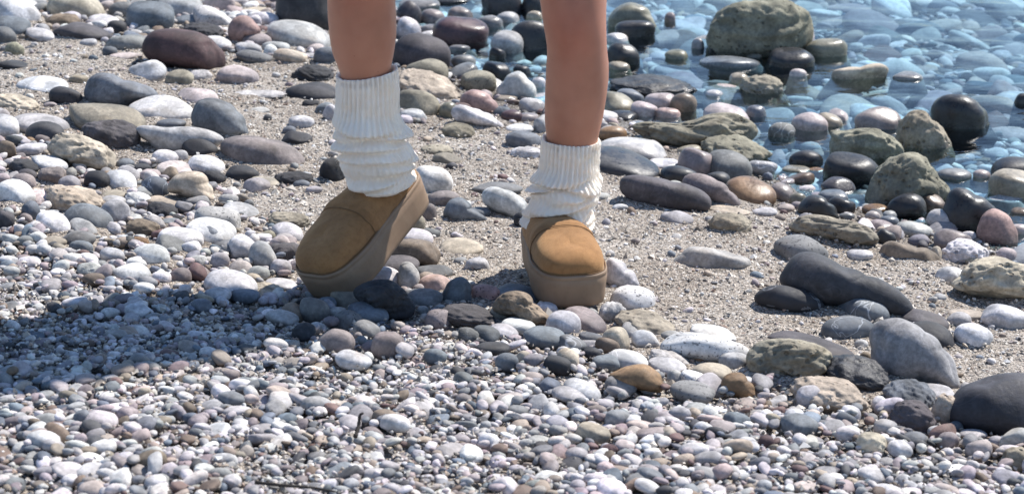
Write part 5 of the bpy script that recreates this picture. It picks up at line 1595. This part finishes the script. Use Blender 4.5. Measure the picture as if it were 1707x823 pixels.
drop('sh', t_top, 700, 0.0105, 0.35, 0.6, PW_SH, (-1.35, -0.2, 5.0, 6.85), tries=4, smax=0.02, seed=20, pile=0.006)
drop('sh', t_run, 700, 0.0095, 0.40, 0.6, PW_RUN, (-0.6, 1.4, 3.9, 6.7), tries=3, smax=0.02, seed=21, pile=0.004)
drop('sh', t_near, 1900, 0.0056, 0.25, 0.7, PW_SH, NEAR, tries=6, smax=0.009, seed=22, pile=0.006)
drop('sh', t_fine, 2400, 0.0052, 0.25, 0.7, PW_SH, NEAR, tries=6, smax=0.008, seed=23, pile=0.005)
t_sand = lambda px, py, xs, ys: ~in_poly(px, py, Z_SHINGLE) & ~in_poly(px, py, Z_COBBLE) & VIEW(px, py) & (shore(xs, ys) > -0.05)
drop('sh', t_sand, 2600, 0.0046, 0.55, 0.6, PW_SH, BX, tries=1, smax=0.012, seed=24, pile=0.002)
flush('sh', 'shingle_pebbles', M_PEB, 'countless small white grey and pink pebbles of the loose shingle', 'shingle')

t_bed = lambda px, py, xs, ys: (shore(xs, ys) < 0.02) & VIEW(px, py)
PW_BED = np.array([22, 14, 9, 5, 7, 6, 8, 10, 6, 5, 6, 2, 6], float)
drop('bed', t_bed, 650, 0.034, 0.52, 0.42, PW_BED, (-0.6, 1.55, 4.1, 6.85), k=3, tries=5, maxmask=0.8, smax=0.085, sink=0.75, seed=31, pile=0.002, under=True, dark=1.12)
drop('bed', t_bed, 1700, 0.017, 0.35, 0.45, PW_BED, (-0.6, 1.55, 4.1, 6.85), k=2, tries=4, maxmask=0.8, smax=0.03, sink=0.7, seed=32, pile=0.006, under=True, dark=1.08)
flush('bed', 'seabed_pebbles', M_BED, 'pale rounded pebbles covering the bed under the clear water', 'seabed')

# coarse grit lying on the sand and between the pebbles
def grit(n, box, test, s0, seed):
    g = np.random.default_rng(seed)
    oc = np.array([(1, 0, 0), (-1, 0, 0), (0, 1, 0), (0, -1, 0), (0, 0, 1), (0, 0, -1)], float)
    of = np.array([(0, 2, 4), (2, 1, 4), (1, 3, 4), (3, 0, 4), (2, 0, 5), (1, 2, 5), (3, 1, 5), (0, 3, 5)], np.int32)
    xs, ys = g.uniform(box[0], box[1], n * 3), g.uniform(box[2], box[3], n * 3)
    px, py = project(xs, ys, ground(xs, ys))
    ok = test(px, py, xs, ys)
    xs, ys = xs[ok][:n], ys[ok][:n]
    n = len(xs)
    i, j = np.clip(((xs - GX0) / GR).astype(int), 0, H.shape[0] - 1), np.clip(((ys - GY0) / GR).astype(int), 0, H.shape[1] - 1)
    keep = MASK[i, j] < 0.35
    xs, ys, i, j = xs[keep], ys[keep], i[keep], j[keep]
    n = len(xs)
    z = ground(xs, ys) + berm(xs, ys) + np.clip(H[i, j] - ground(xs, ys) - berm(xs, ys), 0, 0.003)
    s = s0 * np.exp(g.normal(0, 0.4, n))
    sh = s[:, None] * g.uniform(0.6, 1.25, (n, 3)); sh[:, 2] *= 0.75
    th = g.uniform(0, 6.28, n); ph = g.normal(0, 0.5, n)
    v = oc[None] * sh[:, None, :] * g.uniform(0.75, 1.25, (n, 6, 1))
    ct, st, cp, sp_ = np.cos(th)[:, None], np.sin(th)[:, None], np.cos(ph)[:, None], np.sin(ph)[:, None]
    y1, z1 = v[:, :, 1] * cp - v[:, :, 2] * sp_, v[:, :, 1] * sp_ + v[:, :, 2] * cp
    x2, y2 = v[:, :, 0] * ct - y1 * st, v[:, :, 0] * st + y1 * ct
    V = np.stack([x2 + xs[:, None], y2 + ys[:, None], z1 + z[:, None]], -1).reshape(-1, 3)
    pal = np.array([(0.57, 0.52, 0.455), (0.42, 0.36, 0.30), (0.30, 0.26, 0.22), (0.49, 0.44, 0.38), (0.14, 0.13, 0.12), (0.66, 0.64, 0.61), (0.32, 0.23, 0.18)])
    c = pal[g.choice(7, n, p=[.17, .23, .21, .15, .13, .06, .05])] * g.uniform(0.75, 1.2, (n, 1))
    c = c * np.where(shore(xs, ys) < 0.22, 0.62, 1.0)[:, None]
    Fg = (of[None] + (np.arange(n) * 6)[:, None, None]).reshape(-1, 3)
    return V, Fg, np.repeat(c, 6, 0)
V, Fg, C = grit(44000, (-1.3, 1.3, 3.0, 6.3), t_sand, 0.0027, 41)
V2, Fg2, C2 = grit(10000, (-1.0, 1.0, 2.5, 3.9), t_sh, 0.0028, 42)
o = link('sand_grit', make_mesh('sand_grit', np.concatenate([V, V2]), np.concatenate([Fg, Fg2 + len(V)]).astype(np.int32), M_GRIT, False, np.concatenate([C, C2])))
tag(o, 'coarse brown and grey grains strewn over the sand', 'grit', kind='stuff')
# ------------------------------------------------------------------ driftwood bits
M_TWIG = plain_material('charred_wood', (0.035, 0.028, 0.024))
def twig(pts, r, label):
    P = []
    for px, py, lift in pts:
        q, _ = on_ground(px, py, lift)
        P.append(q)
    P = smooth_rows(P, 18)
    base = P[0].copy()
    rad = np.linspace(r, r * 0.45, len(P)) * (1 + 0.15 * np.sin(np.arange(len(P)) * 2.1))
    v, f = tube(P - base, rad, 8)
    o = link('twig', make_mesh('twig', v, f, M_TWIG))
    o.location = base
    tag(o, label, 'twig', 'twigs washed into the shingle')
twig([(592, 728, 0.010), (598, 708, 0.022), (600, 692, 0.034), (606, 688, 0.038)], 0.0030, 'short charred twig sticking up with a hooked tip in the shingle')
twig([(425, 803, 0.020), (470, 808, 0.022), (520, 812, 0.022), (560, 819, 0.020)], 0.0026, 'thin dark stick lying flat across the nearest shingle')
